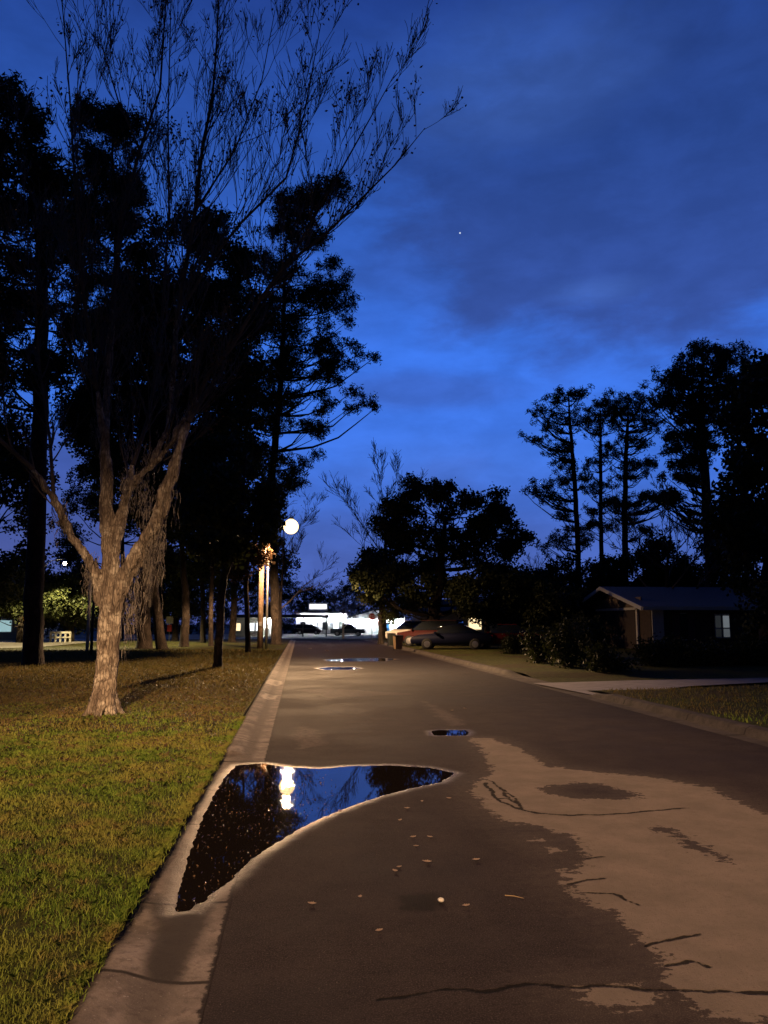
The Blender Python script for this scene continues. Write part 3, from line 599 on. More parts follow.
def grow(mb, p, d, L, r, lev, spread=0.55, up=0.25, nchild=4, rmin=0.004, tips=None, sides=4):
    """recursive bare branch"""
    n = 5; pts = [p]; q = p; dd = d.normalized(); rr = [r]
    for i in range(n):
        dd = (dd + Vector((random.gauss(0, .10), random.gauss(0, .10), random.gauss(0, .07)+up*0.13))).normalized(); q = q + dd*L/n; pts.append(q); rr.append(max(rmin, r*(1-0.82*(i+1)/n)))
    mb.tube(pts, rr, sides if lev > 1 else 3, False)
    if tips is not None: tips.append(q)
    if lev <= 0: return
    for k in range(nchild):
        t = random.uniform(0.25, 0.97); i = min(n-1, int(t*n)); b = pts[i].lerp(pts[i+1], t*n-i)
        ax = Vector((random.gauss(0, 1), random.gauss(0, 1), random.gauss(0, 0.6))); ax = (ax - dd*ax.dot(dd)).normalized()
        cd = (dd + ax*random.uniform(spread*0.6, spread*1.4) + Vector((0, 0, up*0.4))).normalized()
        grow(mb, b, cd, L*random.uniform(0.40, 0.68)*(1.1-0.35*t), max(rmin, rr[i]*0.62), lev-1, spread, up, nchild, rmin, tips, sides)
def bare_tree(name, label, base, height, width, group=None, n=7, lev=3, r0=0.18, leaves=0, rmin=0.010, seed=1, split=0.3, matl=None, nchild=5):
    random.seed(seed); root = empty(name, base); tag(root, label, 'tree', group); mb = MB(); tips = []
    tp = [Vector((0, 0, -0.1)), Vector((0.02, 0, height*0.12)), Vector((random.gauss(0, .1), random.gauss(0, .1), height*split)), Vector((random.gauss(0, .25), random.gauss(0, .25), height*0.62)), Vector((random.gauss(0, .3), 0, height*0.86))]
    rr = [r0*1.4, r0, r0*0.75, r0*0.42, r0*0.12]; mb.tube(tp, rr, 8, False); mb.build('trunk', matl or M['dark_bark'], root, True)
    mb = MB()
    for k in range(n):
        t = k/(n-1); z = split*0.8+(0.82-split*0.8)*t; p = None
        zz = z*height
        for i in range(4):
            if tp[i].z <= zz <= tp[i+1].z: p = tp[i].lerp(tp[i+1], (zz-tp[i].z)/(tp[i+1].z-tp[i].z))
        a = k*2.4+random.uniform(-.4, .4); out_ = width*0.5*(0.95-0.55*t); d = Vector((math.cos(a)*out_, math.sin(a)*out_, (0.25+0.3*random.random())*height*(1-0.4*t)))
        grow(mb, p, d, d.length*0.95, max(0.02, r0*0.42*(1-0.6*t)), lev, 0.6, 0.35, nchild, rmin, tips, 4)
    mb.build('branches', matl or M['twig'], root)
    if leaves:
        T = np.array([tuple(tips[random.randrange(len(tips))]) for _ in range(leaves)]) + rng.normal(size=(leaves, 3))*0.12
        V, F = leaves_np(T, rng.uniform(0.05, 0.10, leaves), rng.uniform(0.03, 0.06, leaves)); link('crown', npmesh('crown', V, F), M['deadleaf'], root)
    return root

# ------------------------------------------------------------------ the big pale-barked tree on the left lawn
def main_tree():
    random.seed(21)
    b0 = G(103, 716, 0.085); Y0 = b0.y; root = empty('multi_stem_tree', b0); tag(root, 'large pale barked tree with several forking stems standing on the near left lawn', 'tree')
    O = Vector(b0)
    def tr(pts): return [PD(x, y, Y0+dy)-O for x, y, dy, r in pts], [r*(.94 if r > .1 else .78) for *_, r in pts]
    stems = {
     'a': [(99, 716, 0, .16), (101, 690, 0, .125), (103, 655, 0, .115), (106, 620, 0, .12), (108, 598, 0, .17), (111, 560, .05, .15), (108, 528, .15, .14), (107, 500, .2, .125), (107, 470, .3, .115), (105, 442, .35, .10), (107, 390, .5, .085), (112, 310, .7, .07), (122, 215, .9, .055), (140, 150, 1.0, .04), (160, 90, 1.1, .028), (166, 0, 1.2, .02), (168, -70, 1.3, .012)],
     'b': [(110, 714, -.05, .15), (112, 690, -.05, .12), (114, 655, -.05, .11), (116, 620, -.05, .12), (118, 598, -.05, .17), (127, 572, -.1, .16), (143, 548, -.2, .15), (156, 522, -.35, .14), (164, 497, -.45, .13), (172, 474, -.5, .115), (178, 450, -.5, .095), (188, 422, -.5, .07), (215, 380, -.4, .035)],
     'c': [(111, 565, .05, .12), (119, 530, .1, .11), (124, 505, .2, .10), (132, 485, .2, .10), (143, 474, .1, .085), (165, 452, 0, .075), (190, 412, -.1, .065), (208, 375, -.2, .058), (231, 348, -.3, .052), (256, 305, -.4, .045), (290, 262, -.5, .038), (330, 230, -.6, .03), (365, 195, -.6, .022), (395, 165, -.6, .015), (425, 128, -.6, .008)],
     'd': [(143, 474, .1, .08), (158, 450, .3, .075), (167, 430, .4, .07), (171, 395, .5, .065), (177, 320, .6, .06), (187, 260, .7, .055), (195, 212, .7, .05), (203, 143, .8, .042), (212, 103, .8, .034), (217, 40, .9, .025), (221, -60, 1.0, .012)],
     'e': [(187, 300, .6, .04), (215, 255, .5, .035), (241, 223, .4, .032), (286, 178, .3, .026), (304, 115, .2, .018), (321, 23, .2, .009)],
     'f': [(256, 305, -.4, .036), (300, 243, -.8, .028), (344, 165, -1.0, .02), (372, 115, -1.1, .013), (397, 70, -1.2, .007)],
     'g': [(101, 605, 0, .12), (95, 572, -.1, .105), (84, 552, -.15, .095), (76, 543, -.2, .09), (64, 518, -.3, .08), (54, 500, -.4, .075), (33, 469, -.5, .06), (0, 440, -.8, .045), (-40, 400, -1.1, .03)],
     'h': [(124, 500, .2, .07), (133, 465, .6, .06), (148, 420, .9, .05), (160, 350, 1.1, .04), (169, 211, 1.3, .028), (168, 120, 1.4, .02), (171, 0, 1.5, .012)],
     'i': [(105, 445, .35, .07), (97, 390, .2, .06), (84, 300, 0, .045), (76, 200, -.1, .032), (70, 100, -.2, .02), (62, 0, -.3, .01)],
     'j': [(54, 500, -.4, .045), (50, 440, 0, .035), (40, 370, .2, .026), (34, 280, .3, .016), (25, 200, .3, .008)],
     'l': [(140, 150, 1.0, .03), (118, 100, .9, .02), (100, 40, .9, .012), (90, -30, .9, .007)],
     'm': [(195, 212, .7, .03), (235, 150, 1.2, .022), (262, 80, 1.4, .015), (275, 10, 1.5, .008)],
     'n': [(97, 390, .2, .03), (60, 330, -.4, .022), (20, 270, -.8, .014), (-20, 220, -1.0, .008)]}
    mb = MB(); S = {}
    for k, pts in stems.items():
        P, R_ = tr(pts); S[k] = (P, R_)
        thick = [i for i, r in enumerate(R_) if r > 0.045]
        if len(thick) > 1: mb.tube(P[:thick[-1]+1], R_[:thick[-1]+1], 14)
    # buttress roots
    for a in (0.2, 1.3, 2.4, 3.5, 4.6, 5.6):
        c = (S['a'][0][0]+S['b'][0][0])/2; d = Vector((math.cos(a), math.sin(a), 0)); mb.tube([c+d*0.08+Vector((0, 0, .6)), c+d*0.18+Vector((0, 0, .22)), c+d*0.26+Vector((0, 0, .03)), c+d*0.38+Vector((0, 0, -.06))], [.07, .08, .06, .03], 8)
    me = bpy.data.meshes.new('tmp'); me.from_pydata(mb.V, [], mb.F); o = bpy.data.objects.new('tmp', me); col.objects.link(o)
    md = o.modifiers.new('r', 'REMESH'); md.mode = 'VOXEL'; md.voxel_size = 0.024
    sm = o.modifiers.new('s', 'SMOOTH'); sm.factor = 0.5; sm.iterations = 5
    dg = bpy.context.evaluated_depsgraph_get(); dg.update(); me2 = bpy.data.meshes.new_from_object(o.evaluated_get(dg)); bpy.data.objects.remove(o)
    me2.name = 'trunk'; co = np.empty(len(me2.vertices)*3, np.float32); no = np.empty_like(co); me2.vertices.foreach_get('co', co); me2.vertices.foreach_get('normal', no); co = co.reshape(-1, 3); no = no.reshape(-1, 3)
    disp = np.array([0.058*mnoise.fractal(Vector((c[0]*6, c[1]*6, c[2]*.8)), 0.7, 2.0, 4)+0.010*mnoise.noise(Vector((c[0]*22, c[1]*22, c[2]*9))) for c in co])
    co += no*disp[:, None]*np.clip(1.2-co[:, 2:3]*0.09, 0.25, 1); me2.vertices.foreach_set('co', co.ravel()); me2.materials.clear(); me2.update()
    link('trunk', me2, M['bark'], root, True)
    # upper limbs and twigs
    mb = MB(); tips = []
    for k, (P, R_) in S.items():
        st = next((i for i, r in enumerate(R_) if r <= 0.046), None)
        if st is not None: mb.tube(P[max(0, st-1):], R_[max(0, st-1):], 7, False)
        for i in range(len(P)-1):
            if R_[i] > 0.075: continue
            L = (P[i+1]-P[i]).length; d0 = (P[i+1]-P[i]).normalized(); nb = max(1, int(L*3.8))
            for _ in range(nb):
                b = P[i].lerp(P[i+1], random.random()); ax = Vector((random.gauss(0, 1), random.gauss(0, 1), random.gauss(0.2, .4))); ax = (ax-d0*ax.dot(d0)).normalized()
                d = (d0+ax*random.uniform(.4, .95)+Vector((0.0, 0, .35))).normalized()
                hi = P[i].z > 4.0
                grow(mb, b, d, random.uniform(0.9, 2.4)*(1 if hi else .5)*(1.1-.6*i/len(P)), min(0.018, R_[i]*0.5), 2 if hi else 1, .42, .6, 5, .0048, tips, 4)
    mb.build('branches', M['twig'], root)
    tips = np.array([tuple(t) for t in tips]); sel = tips[rng.choice(len(tips), 1300)]; 
    zf = np.clip(1.5 - (sel[:, 2]-3)/9, 0.1, 1); sel = sel[rng.uniform(size=len(sel)) < zf]
    C = sel.repeat(5, 0)+rng.normal(size=(len(sel)*5, 3))*0.10
    V, F = leaves_np(C, rng.uniform(.024, .045, len(C)), rng.uniform(.016, .030, len(C))); link('leaves', npmesh('leaves', V, F), M['deadleaf'], root)
    # spanish moss hanging off the limbs: strands
    VV = []
    spots = [(140, 560, -.2, .9, 26), (150, 545, -.3, 1.2, 34), (158, 530, -.35, 1.3, 34), (148, 500, -.1, 1.0, 30), (136, 480, .1, .8, 30), (125, 480, .3, .8, 22), (168, 490, -.45, .8, 24), (127, 560, .1, 1.1, 24), (150, 455, .2, .7, 22), (90, 565, -.1, .7, 20),
             (172, 430, .4, .8, 16), (185, 415, -.1, .7, 16), (131, 610, -.05, 1.1, 22), (137, 590, -.1, 1.1, 20), (60, 515, -.3, .6, 14), (100, 420, .5, .8, 18), (112, 380, .5, .8, 16), (90, 360, .2, .8, 16), (133, 440, .6, .8, 16), (122, 400, .6, .7, 14)]
    for x, y, dy, L, n in spots:
        c0 = np.array(PD(x, y, Y0+dy))
        for _ in range(int(n*.6)):
            p = c0 + rng.normal(size=3)*np.array([.09, .14, .10]); ll = L*rng.uniform(.15, 1.0)**1.3; k = 8; a = rng.uniform(0, 6.28); ph = rng.uniform(0, 6.28)
            for s_ in range(3):
                q = p+rng.normal(size=3)*0.035; prev = q.copy(); wv = rng.uniform(.004, .009)
                for j in range(k):
                    nx = q + np.array([math.sin(ph+j*1.3)*.02, math.cos(ph+j*1.1)*.02, -ll*(j+1)/k]); sd = np.array([math.cos(a+j), math.sin(a+j), 0])*wv*(1-j/k*0.7)
                    VV.append([prev-sd, prev+sd, nx+sd*.8, nx-sd*.8]); prev = nx
    V = np.array(VV).reshape(-1, 3); mo = link('spanish_moss', npmesh('spanish_moss', V, np.arange(len(V)).reshape(-1, 4)), M['moss'])
    tag(mo, 'grey spanish moss hanging in strands from the limbs of the big pale tree', 'moss', kind='stuff')
main_tree()

# ------------------------------------------------------------------ trees on the left
def trunk_px(pts, Y, z=0.085): 
    b = G(pts[0][0], pts[0][1], z); return [b] + [PD(x, y, b.y) for x, y in pts[1:]], b.y
# tall dark pine left of the big tree
random.seed(3)
T, Y = trunk_px([(33, 666), (35, 560), (39, 440), (42, 300), (40, 220), (36, 150)], 0)
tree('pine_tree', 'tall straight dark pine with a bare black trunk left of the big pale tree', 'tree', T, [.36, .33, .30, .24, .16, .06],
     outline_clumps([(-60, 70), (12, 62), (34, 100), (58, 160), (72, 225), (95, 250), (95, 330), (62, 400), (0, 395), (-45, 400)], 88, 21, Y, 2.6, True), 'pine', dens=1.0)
T, Y = trunk_px([(162, 650), (150, 560), (128, 430), (118, 300), (114, 190), (112, 130)], 0)
tree('pine_tree', 'dark pine with a narrow ragged top behind the big pale tree', 'tree', T, [.30, .28, .24, .2, .12, .04],
     outline_clumps([(62, 100), (90, 80), (122, 85), (140, 130), (136, 230), (160, 300), (180, 420), (120, 470), (70, 420), (78, 300), (62, 230), (90, 160)], 115, 17, Y, 3, False), 'pine', dens=1.1)
T, Y = trunk_px([(144, 649), (143, 600), (150, 540), (160, 440), (175, 330)], 0)
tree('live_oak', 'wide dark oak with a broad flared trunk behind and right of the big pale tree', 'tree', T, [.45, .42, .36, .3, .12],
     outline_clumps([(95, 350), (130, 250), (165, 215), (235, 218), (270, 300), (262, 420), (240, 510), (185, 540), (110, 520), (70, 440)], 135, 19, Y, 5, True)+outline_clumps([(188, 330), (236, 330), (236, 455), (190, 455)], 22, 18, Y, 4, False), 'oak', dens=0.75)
T, Y = trunk_px([(184, 647), (186, 610), (184, 570), (178, 500)], 0)
tree('live_oak', 'slim mossy oak between the broad flared trunk and the forked tree', 'tree', T, [.30, .26, .2, .1], outline_clumps([(150, 480), (200, 460), (225, 500), (205, 560), (160, 575), (140, 540)], 16, 15, Y, 3, False), 'oak', dens=0.7)
T, Y = trunk_px([(217, 668), (219, 640), (221, 600), (224, 575), (236, 550), (243, 500), (246, 450)], 0)
tree('forked_oak', 'small dark tree with a forked trunk on the grass casting a long shadow', 'tree', T, [.16, .14, .14, .13, .09, .07, .03],
     outline_clumps([(175, 500), (215, 440), (262, 450), (275, 520), (250, 555), (200, 550)], 30, 13, Y, 2.0, False), 'oak', dens=0.55)
T, Y = trunk_px([(203, 643), (203, 600), (200, 540)], 0)
tree('live_oak', 'thin dark tree far back, left of the forked tree', 'tree', T, [.22, .18, .1], outline_clumps([(180, 540), (215, 530), (222, 570), (190, 580)], 8, 12, Y, 2, False), 'oak', dens=0.7)
T, Y = trunk_px([(211, 646.5), (211, 600), (214, 530)], 0)
tree('live_oak', 'thin dark tree just left of the forked trunk, farther away', 'tree', T, [.17, .15, .09], outline_clumps([(200, 540), (240, 530), (240, 570), (210, 575)], 7, 12, Y, 2, False), 'oak', dens=0.7)
T, Y = trunk_px([(248, 653), (247, 610), (246, 570), (250, 520)], 0)
tree('live_oak', 'small tree with lamp lit brown leaves just left of the utility pole', 'tree', T, [.15, .13, .11, .05], outline_clumps([(232, 545), (262, 525), (266, 565), (258, 590), (236, 585)], 12, 8, Y, 1.2, False), 'oak', leaf=M['deadleaf'], dens=0.8)
random.seed(9)
T, Y = trunk_px([(276, 645), (274, 560), (272, 470), (281, 380), (284, 300), (286, 240)], 0)
cl = outline_clumps([(225, 250), (262, 232), (280, 195), (310, 180), (338, 170), (345, 200), (325, 235), (345, 275), (348, 330), (345, 350), (330, 400), (318, 440), (305, 480), (285, 505), (235, 500), (222, 400), (225, 300)], 135, 14, Y, 3.5, False)
for x, y, r in [(335, 262, 9), (348, 275, 8), (350, 298, 9), (347, 322, 9), (362, 352, 9), (374, 358, 7), (350, 366, 9), (338, 380, 9), (352, 392, 10), (366, 402, 10), (377, 407, 6), (350, 408, 9), (330, 404, 9), (320, 432, 9), (352, 345, 7), (322, 350, 10), (315, 455, 8)]:
    cl.append((PD(x, y, Y+random.uniform(-1.5, 1.5)), r*Y/FPX))
tree('pine_tree', 'tall dark pine right behind the utility pole with branches reaching over the road', 'tree', T, [.34, .31, .28, .22, .15, .05], cl, 'pine', dens=0.85)
# dim trees filling the wood on the left
random.seed(14)
for i, (x, y, crown, lab) in enumerate([
    (-30, 652, [(-80, 430), (10, 400), (50, 470), (45, 560), (-10, 600), (-80, 600)], 'dark tree at the far left edge with a low crown'),
    (120, 640, [(60, 470), (130, 440), (180, 470), (170, 580), (110, 600), (60, 570)], 'dark background tree directly behind the big pale tree'),
    (232, 642, [(190, 470), (240, 440), (285, 480), (288, 560), (250, 600), (195, 600)], 'dark background tree behind the forked tree'),
    (20, 643, [(-20, 580), (30, 560), (70, 590), (60, 618), (-10, 620)], 'low dim yellow green tree beyond the side street on the left'),
    (70, 642, [(40, 590), (75, 575), (100, 600), (95, 622), (45, 624)], 'low dim tree beyond the side street behind the white rail'),
    (175, 641, [(140, 560), (180, 545), (200, 580), (190, 612), (150, 612)], 'dim mossy tree behind the white square sign')]):
    T, Y = trunk_px([(x, y), (x+2, y-40), (x+3, crown[1][1]+20)], 0)
    if Y < 60: rp = 22
    else: rp = 13
    tree('background_tree', lab, 'tree', T, [.3, .25, .08], outline_clumps(crown, 40, rp, Y, 4, True), 'oak', dens=0.65, group='background trees left of the road')

# ------------------------------------------------------------------ trees on the right and at the end of the road
random.seed(31)
T, Y = trunk_px([(432, 646), (434, 615), (440, 570), (445, 520)], 0)
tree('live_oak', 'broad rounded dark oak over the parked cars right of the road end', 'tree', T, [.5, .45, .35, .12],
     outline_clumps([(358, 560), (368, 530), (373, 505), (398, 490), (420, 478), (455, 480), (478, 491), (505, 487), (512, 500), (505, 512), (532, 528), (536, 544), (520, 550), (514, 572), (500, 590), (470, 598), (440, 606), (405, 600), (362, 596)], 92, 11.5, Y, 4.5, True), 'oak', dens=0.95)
T, Y = trunk_px([(381, 643), (380, 620), (384, 590)], 0)
tree('young_oak', 'lower oak with yellow green lamp lit foliage left of the parked cars', 'tree', T, [.22, .18, .08], outline_clumps([(352, 570), (375, 552), (402, 556), (422, 580), (415, 612), (385, 616), (360, 602)], 34, 8.5, Y, 3, True), 'oak', leaf=M['litleaf'], dens=0.9)
T, Y = trunk_px([(487, 649), (487, 620), (486, 600)], 0)
tree('shrubby_tree', 'low rounded dim tree behind the red parked car', 'tree', T, [.2, .16, .06], outline_clumps([(450, 598), (462, 578), (490, 568), (518, 580), (526, 605), (515, 625), (470, 622)], 32, 10, Y, 2.5, True), 'oak', dens=0.75)
bare_tree('bare_tree', 'large pale grey leafless tree left of the broad oak at the road end', G(383, 640, .1), 14.5, 11, r0=.3, rmin=.018, seed=5, lev=3, n=9)
bare_tree('bare_tree', 'leafless tree just behind the street lamp, its twigs lit from below', G(279, 643.5, .08), 11, 8.5, r0=.16, rmin=.012, seed=8, lev=3, n=8, leaves=120)
bare_tree('bare_tree', 'leafless tree with fine twigs between the two right hand pines', PD(672, 655, 45), 8.5, 9, r0=.2, rmin=.014, seed=12, lev=3, n=8)
bare_tree('bare_tree', 'small leafless lamp lit tree in front of the pickup truck', G(343, 638.5, .1), 4.9, 4.5, r0=.12, rmin=.016, seed=15, lev=3, n=7, matl=mat('pale_twig', (.3, .25, .2), .85))
bare_tree('bare_tree', 'thin leafless tree left of the three tall pines, low on the skyline', PD(540, 648, 70), 7.5, 4, r0=.12, rmin=.018, seed=16, lev=2, n=7)
random.seed(33)
def pads(lst, ox, oy, s, Y, dep=1.8):
    out_ = []
    for x, y, r in lst:
        px, py = ox+x/s, oy+y/s
        out_.append((PD(px, py, Y+random.uniform(-dep, dep)), r*Y/FPX))
        out_[-1] = (out_[-1][0], out_[-1][1]*.42)
        for _ in range(13): out_.append((PD(px+random.gauss(0, r*1.15), py+random.gauss(0, r*0.42), Y+random.uniform(-dep, dep)), r*Y/FPX*random.uniform(.14, .38)))
    return out_
Yp = 66.0; s = 2.667
def gb(px, Y): return Vector((PX(px, Y), Y, gz(Y)+0.1))
tree('pine_tree', 'leftmost of the three slender tall pines beyond the house', 'tree', [gb(580, Yp)]+[PD(480+x/s, 320+y/s, Yp) for x, y in [(262, 640), (258, 540), (250, 400), (240, 280), (236, 200)]], [.26, .24, .22, .19, .13, .05],
     pads([(205, 215, 8), (245, 195, 9), (265, 200, 6), (160, 240, 7), (150, 315, 8), (185, 280, 8), (215, 255, 9), (225, 330, 8), (205, 350, 6), (265, 270, 6), (215, 375, 5), (240, 400, 6), (175, 445, 9), (150, 460, 6), (205, 480, 8), (230, 430, 6), (225, 520, 6), (275, 420, 6), (240, 560, 7), (200, 600, 8), (215, 585, 6), (285, 590, 7), (300, 545, 4)], 480, 320, s, Yp), 'pine', dens=.62)
tree('pine_tree', 'middle one of the three slender tall pines beyond the house', 'tree', [gb(602, Yp+4)]+[PD(480+x/s, 320+y/s, Yp+4) for x, y in [(325, 640), (322, 520), (322, 380), (322, 290), (320, 230)]], [.22, .2, .18, .15, .1, .04],
     pads([(300, 235, 8), (330, 215, 9), (290, 270, 8), (320, 265, 9), (345, 245, 8), (310, 300, 7), (335, 360, 7), (310, 380, 5), (300, 455, 7), (335, 440, 6), (330, 550, 7), (300, 510, 5), (350, 480, 5)], 480, 320, s, Yp+4), 'pine', dens=.6)
tree('pine_tree', 'rightmost and fullest of the three slender tall pines beyond the house', 'tree', [gb(625, Yp-3)]+[PD(480+x/s, 320+y/s, Yp-3) for x, y in [(387, 640), (386, 520), (388, 400), (392, 300), (395, 220)]], [.28, .26, .23, .19, .14, .05],
     pads([(360, 220, 9), (395, 205, 10), (430, 225, 9), (455, 240, 7), (375, 250, 9), (415, 260, 9), (350, 270, 7), (440, 285, 6), (455, 270, 5), (400, 320, 7), (430, 330, 6), (380, 385, 8), (420, 390, 9), (445, 380, 6), (350, 340, 5), (390, 420, 6), (430, 470, 8), (405, 490, 6), (370, 500, 6), (470, 480, 7), (500, 470, 7), (350, 490, 6), (395, 535, 6), (440, 560, 4)], 480, 320, s, Yp-3), 'pine', dens=.6)
Yq = 50.0
tree('pine_tree', 'big tall pine with a wide lumpy crown right of the three slender pines', 'tree', [gb(711, Yq)]+[PD(480+x/s, 320+y/s, Yq) for x, y in [(612, 640), (606, 520), (598, 400), (592, 300), (590, 180), (600, 100)]], [.36, .34, .31, .28, .22, .14, .05],
     pads([(500, 150, 9), (530, 165, 8), (560, 120, 10), (590, 90, 10), (620, 75, 11), (650, 85, 10), (560, 165, 11), (600, 140, 12), (640, 125, 11), (520, 225, 10), (490, 215, 7), (555, 215, 12), (600, 190, 12), (640, 180, 10), (670, 150, 10), (540, 265, 11), (585, 250, 12), (630, 235, 10), (510, 310, 7), (560, 310, 10), (600, 300, 9), (525, 345, 8), (545, 385, 9), (575, 370, 9), (530, 420, 7), (600, 340, 8), (560, 420, 6), (650, 270, 8), (520, 470, 5), (500, 480, 6), (480, 470, 5), (680, 110, 10)], 480, 320, s, Yq, 3), 'pine', dens=.7)
Yo = 31.0; random.seed(36)
tree('live_oak', 'huge black tree mass at the right edge of the view beside the house', 'tree', [gb(772, Yo)]+[PD(x, y, Yo) for x, y in [(770, 600), (775, 500), (785, 400)]], [.5, .45, .4, .15],
     outline_clumps([(728, 372), (742, 352), (768, 338), (830, 330), (900, 360), (920, 600), (880, 660), (790, 665), (752, 650), (748, 590), (728, 560), (722, 500), (730, 440), (722, 400)], 120, 22, Yo, 4.5, True), 'oak', dens=0.75)
for i, (x, Yb, crown, lab) in enumerate([
    (560, 58, [(528, 575), (545, 562), (575, 560), (600, 572), (610, 610), (560, 640), (525, 630)], 'dark bushy tree under the leftmost slender pine'),
    (612, 60, [(585, 562), (615, 548), (650, 545), (668, 560), (670, 600), (600, 600)], 'dark bushy tree behind the house roof under the fullest slender pine'),
    (660, 58, [(640, 545), (655, 538), (690, 560), (720, 548), (735, 565), (735, 600), (650, 600)], 'dark bushy tree behind the house roof left of the big lumpy pine'),
    (735, 52, [(700, 540), (730, 500), (770, 500), (790, 560), (780, 600), (710, 600)], 'dark tree behind the right end of the house roof'),
    (548, 47, [(520, 600), (535, 582), (560, 575), (582, 590), (590, 640), (560, 660), (520, 655)], 'dense dark bushy tree between the red car and the house gable'),
    (520, 62, [(505, 590), (520, 572), (540, 575), (550, 600), (530, 625), (505, 620)], 'small dark tree between the broad oak and the slender pines')]):
    g0 = gb(x, Yb); tree('background_tree', lab, 'tree', [g0, PD(x, 600, Yb), PD(x, (crown[1][1]+600)/2, Yb)], [.25, .2, .08], outline_clumps(crown, 34, 13, Yb, 3.5, True), 'oak', dens=0.7, group='background trees right of the road')
# dark clipped and wild shrubs before the house
random.seed(41)
for i, (px, py, wpx, hpx, lab) in enumerate([(568, 668, 46, 62, 'tall black shrub left of the house gable'), (538, 664, 30, 44, 'dark shrub at the lawn corner left of the tall black shrub'), (608, 672, 40, 30, 'low dark shrub below the house gable'), (655, 668, 56, 26, 'wide low dark shrub below the porch'),
                                     (705, 668, 50, 24, 'low dark shrub left of and below the lit window'), (752, 668, 48, 34, 'dark shrub under the right edge trees'), (515, 655, 26, 24, 'low dark shrub between the red car and the lawn'), (590, 660, 44, 44, 'dark shrub between the tall black shrub and the gable')]):
    g0 = G(px, py, .12); s_ = g0.y/FPX; root = empty('shrub', g0); tag(root, lab, 'shrub', 'dark shrubs in front of the house')
    cl = []
    for _ in range(16):
        a = random.uniform(0, 6.28); rr = random.uniform(.1, .8)*wpx*s_*.5; z = random.uniform(.15, .85)*hpx*s_; cl.append(((math.cos(a)*rr*1.1, math.sin(a)*rr, z*(1-0.3*rr/(wpx*s_*.5))), random.uniform(.18, .28)*wpx*s_))
    V, F = crown_faces(cl, 'shrub', 3.0); link('foliage', npmesh('foliage', V, F), M['oakleaf'], root)
    mb = MB()
    for c_, r_ in cl: mb.tube([(c_[0]*.2, c_[1]*.2, -.05), (c_[0]*.6, c_[1]*.6, c_[2]*.5), c_], [.035, .025, .01], 5, False)
    mb.build('stems', M['twig'], root)
# the far edge of the woods
def woods(name, label, pts, Y, dens=.35):
    cl = []
    for i in range(len(pts)-1):
        (x0, y0), (x1, y1) = pts[i], pts[i+1]; n = max(2, int(abs(x1-x0)/7))
        for k in range(n):
            t = k/n; x = x0+(x1-x0)*t; yt = y0+(y1-y0)*t
            y = yt+8
            while y < 632: cl.append((PD(x+random.uniform(-5, 5), y, Y+random.uniform(-6, 6)), 11*Y/FPX*random.uniform(.7, 1.2))); y += 14
    V, F = crown_faces(cl, 'oak', dens); tag(link(name, npmesh(name, V, F), M['oakleaf']), label, 'woods', kind='stuff')
random.seed(50)
woods('distant_woods', 'dark distant woods closing the left side beyond the side street', [(-60, 585), (60, 590), (140, 580), (230, 575), (262, 560)], 165, .22)
woods('distant_woods', 'dark distant woods behind the white building at the road end', [(262, 572), (285, 575), (300, 585), (330, 592), (345, 582), (372, 590), (420, 590)], 175, .26)
woods('distant_woods', 'dark distant woods closing the right side behind the houses', [(470, 588), (560, 590), (640, 588), (700, 585), (820, 580)], 110, .3)

# ------------------------------------------------------------------ street lamps and poles
def glow(name, c, s):
    m = bpy.data.materials.new(name); m.use_nodes = True; t = m.node_tree; t.nodes.clear(); n = NT(t)
    f = n.noise(n.n('ShaderNodeTexCoord').outputs['Object'], 3, 2, .5); e = n.n('ShaderNodeEmission', i_Color=(*c, 1), i_Strength=n.sstep(f, 0, 1, s*.9, s*1.1)); n.n('ShaderNodeOutputMaterial', i_Surface=e.outputs[0]); return m
M['lampglow'] = glow('lamp_glass', (1, .74, .38), 2.7); M['lampglow2'] = glow('lamp_glass_near', (1, .62, .36), 60)
M['galv'] = mat('galvanised_steel', (.45, .44, .42), .45, .7, .2, 12)
M['polewood'] = bark_mat('pole_wood', (.17, .11, .07), (.26, .18, .12), (.30, .22, .15), .6, .4)
M['darkmetal'] = mat('dark_metal', (.05, .05, .05), .5, .3)
def street_lamp(loc, hgt, arm, glass, label, rz=0.0, skirt=False, R0=.22):
    """arm reaches along local +X"""
    r = empty('street_lamp', loc, rz); tag(r, label, 'street lamp')
    mb = MB(); mb.tube([(0, 0, -.3), (0, 0, hgt*.5), (0, 0, hgt-.3)], [.085, .07, .055], 12); mb.build('pole', M['galv'], r, True)
    mb = MB(); mb.tube([(0, 0, hgt-.5), (arm*.3, 0, hgt+.05), (arm*.7, 0, hgt+.22), (arm, 0, hgt+.25)], [.035, .032, .03, .03], 8); mb.build('arm', M['galv'], r, True)
    mb = MB(); mb.lathe([(.04, .10), (.12, .08), (.15, .02), (.14, -.04)], (arm, 0, hgt+R0-.05), 20); mb.build('housing', M['galv'], r, True)
    mb = MB(); mb.lathe([(R0*.8, -.02), (R0, -.06), (R0*.9, -.16), (R0*.55, -.22), (.02, -.24)] if skirt else [(R0*math.sin(math.pi*k/12), -.08+R0*math.cos(math.pi*k/12)) for k in range(1, 12)], (arm, 0, hgt), 20); mb.build('glass_bowl', glass, r, True)
    return r
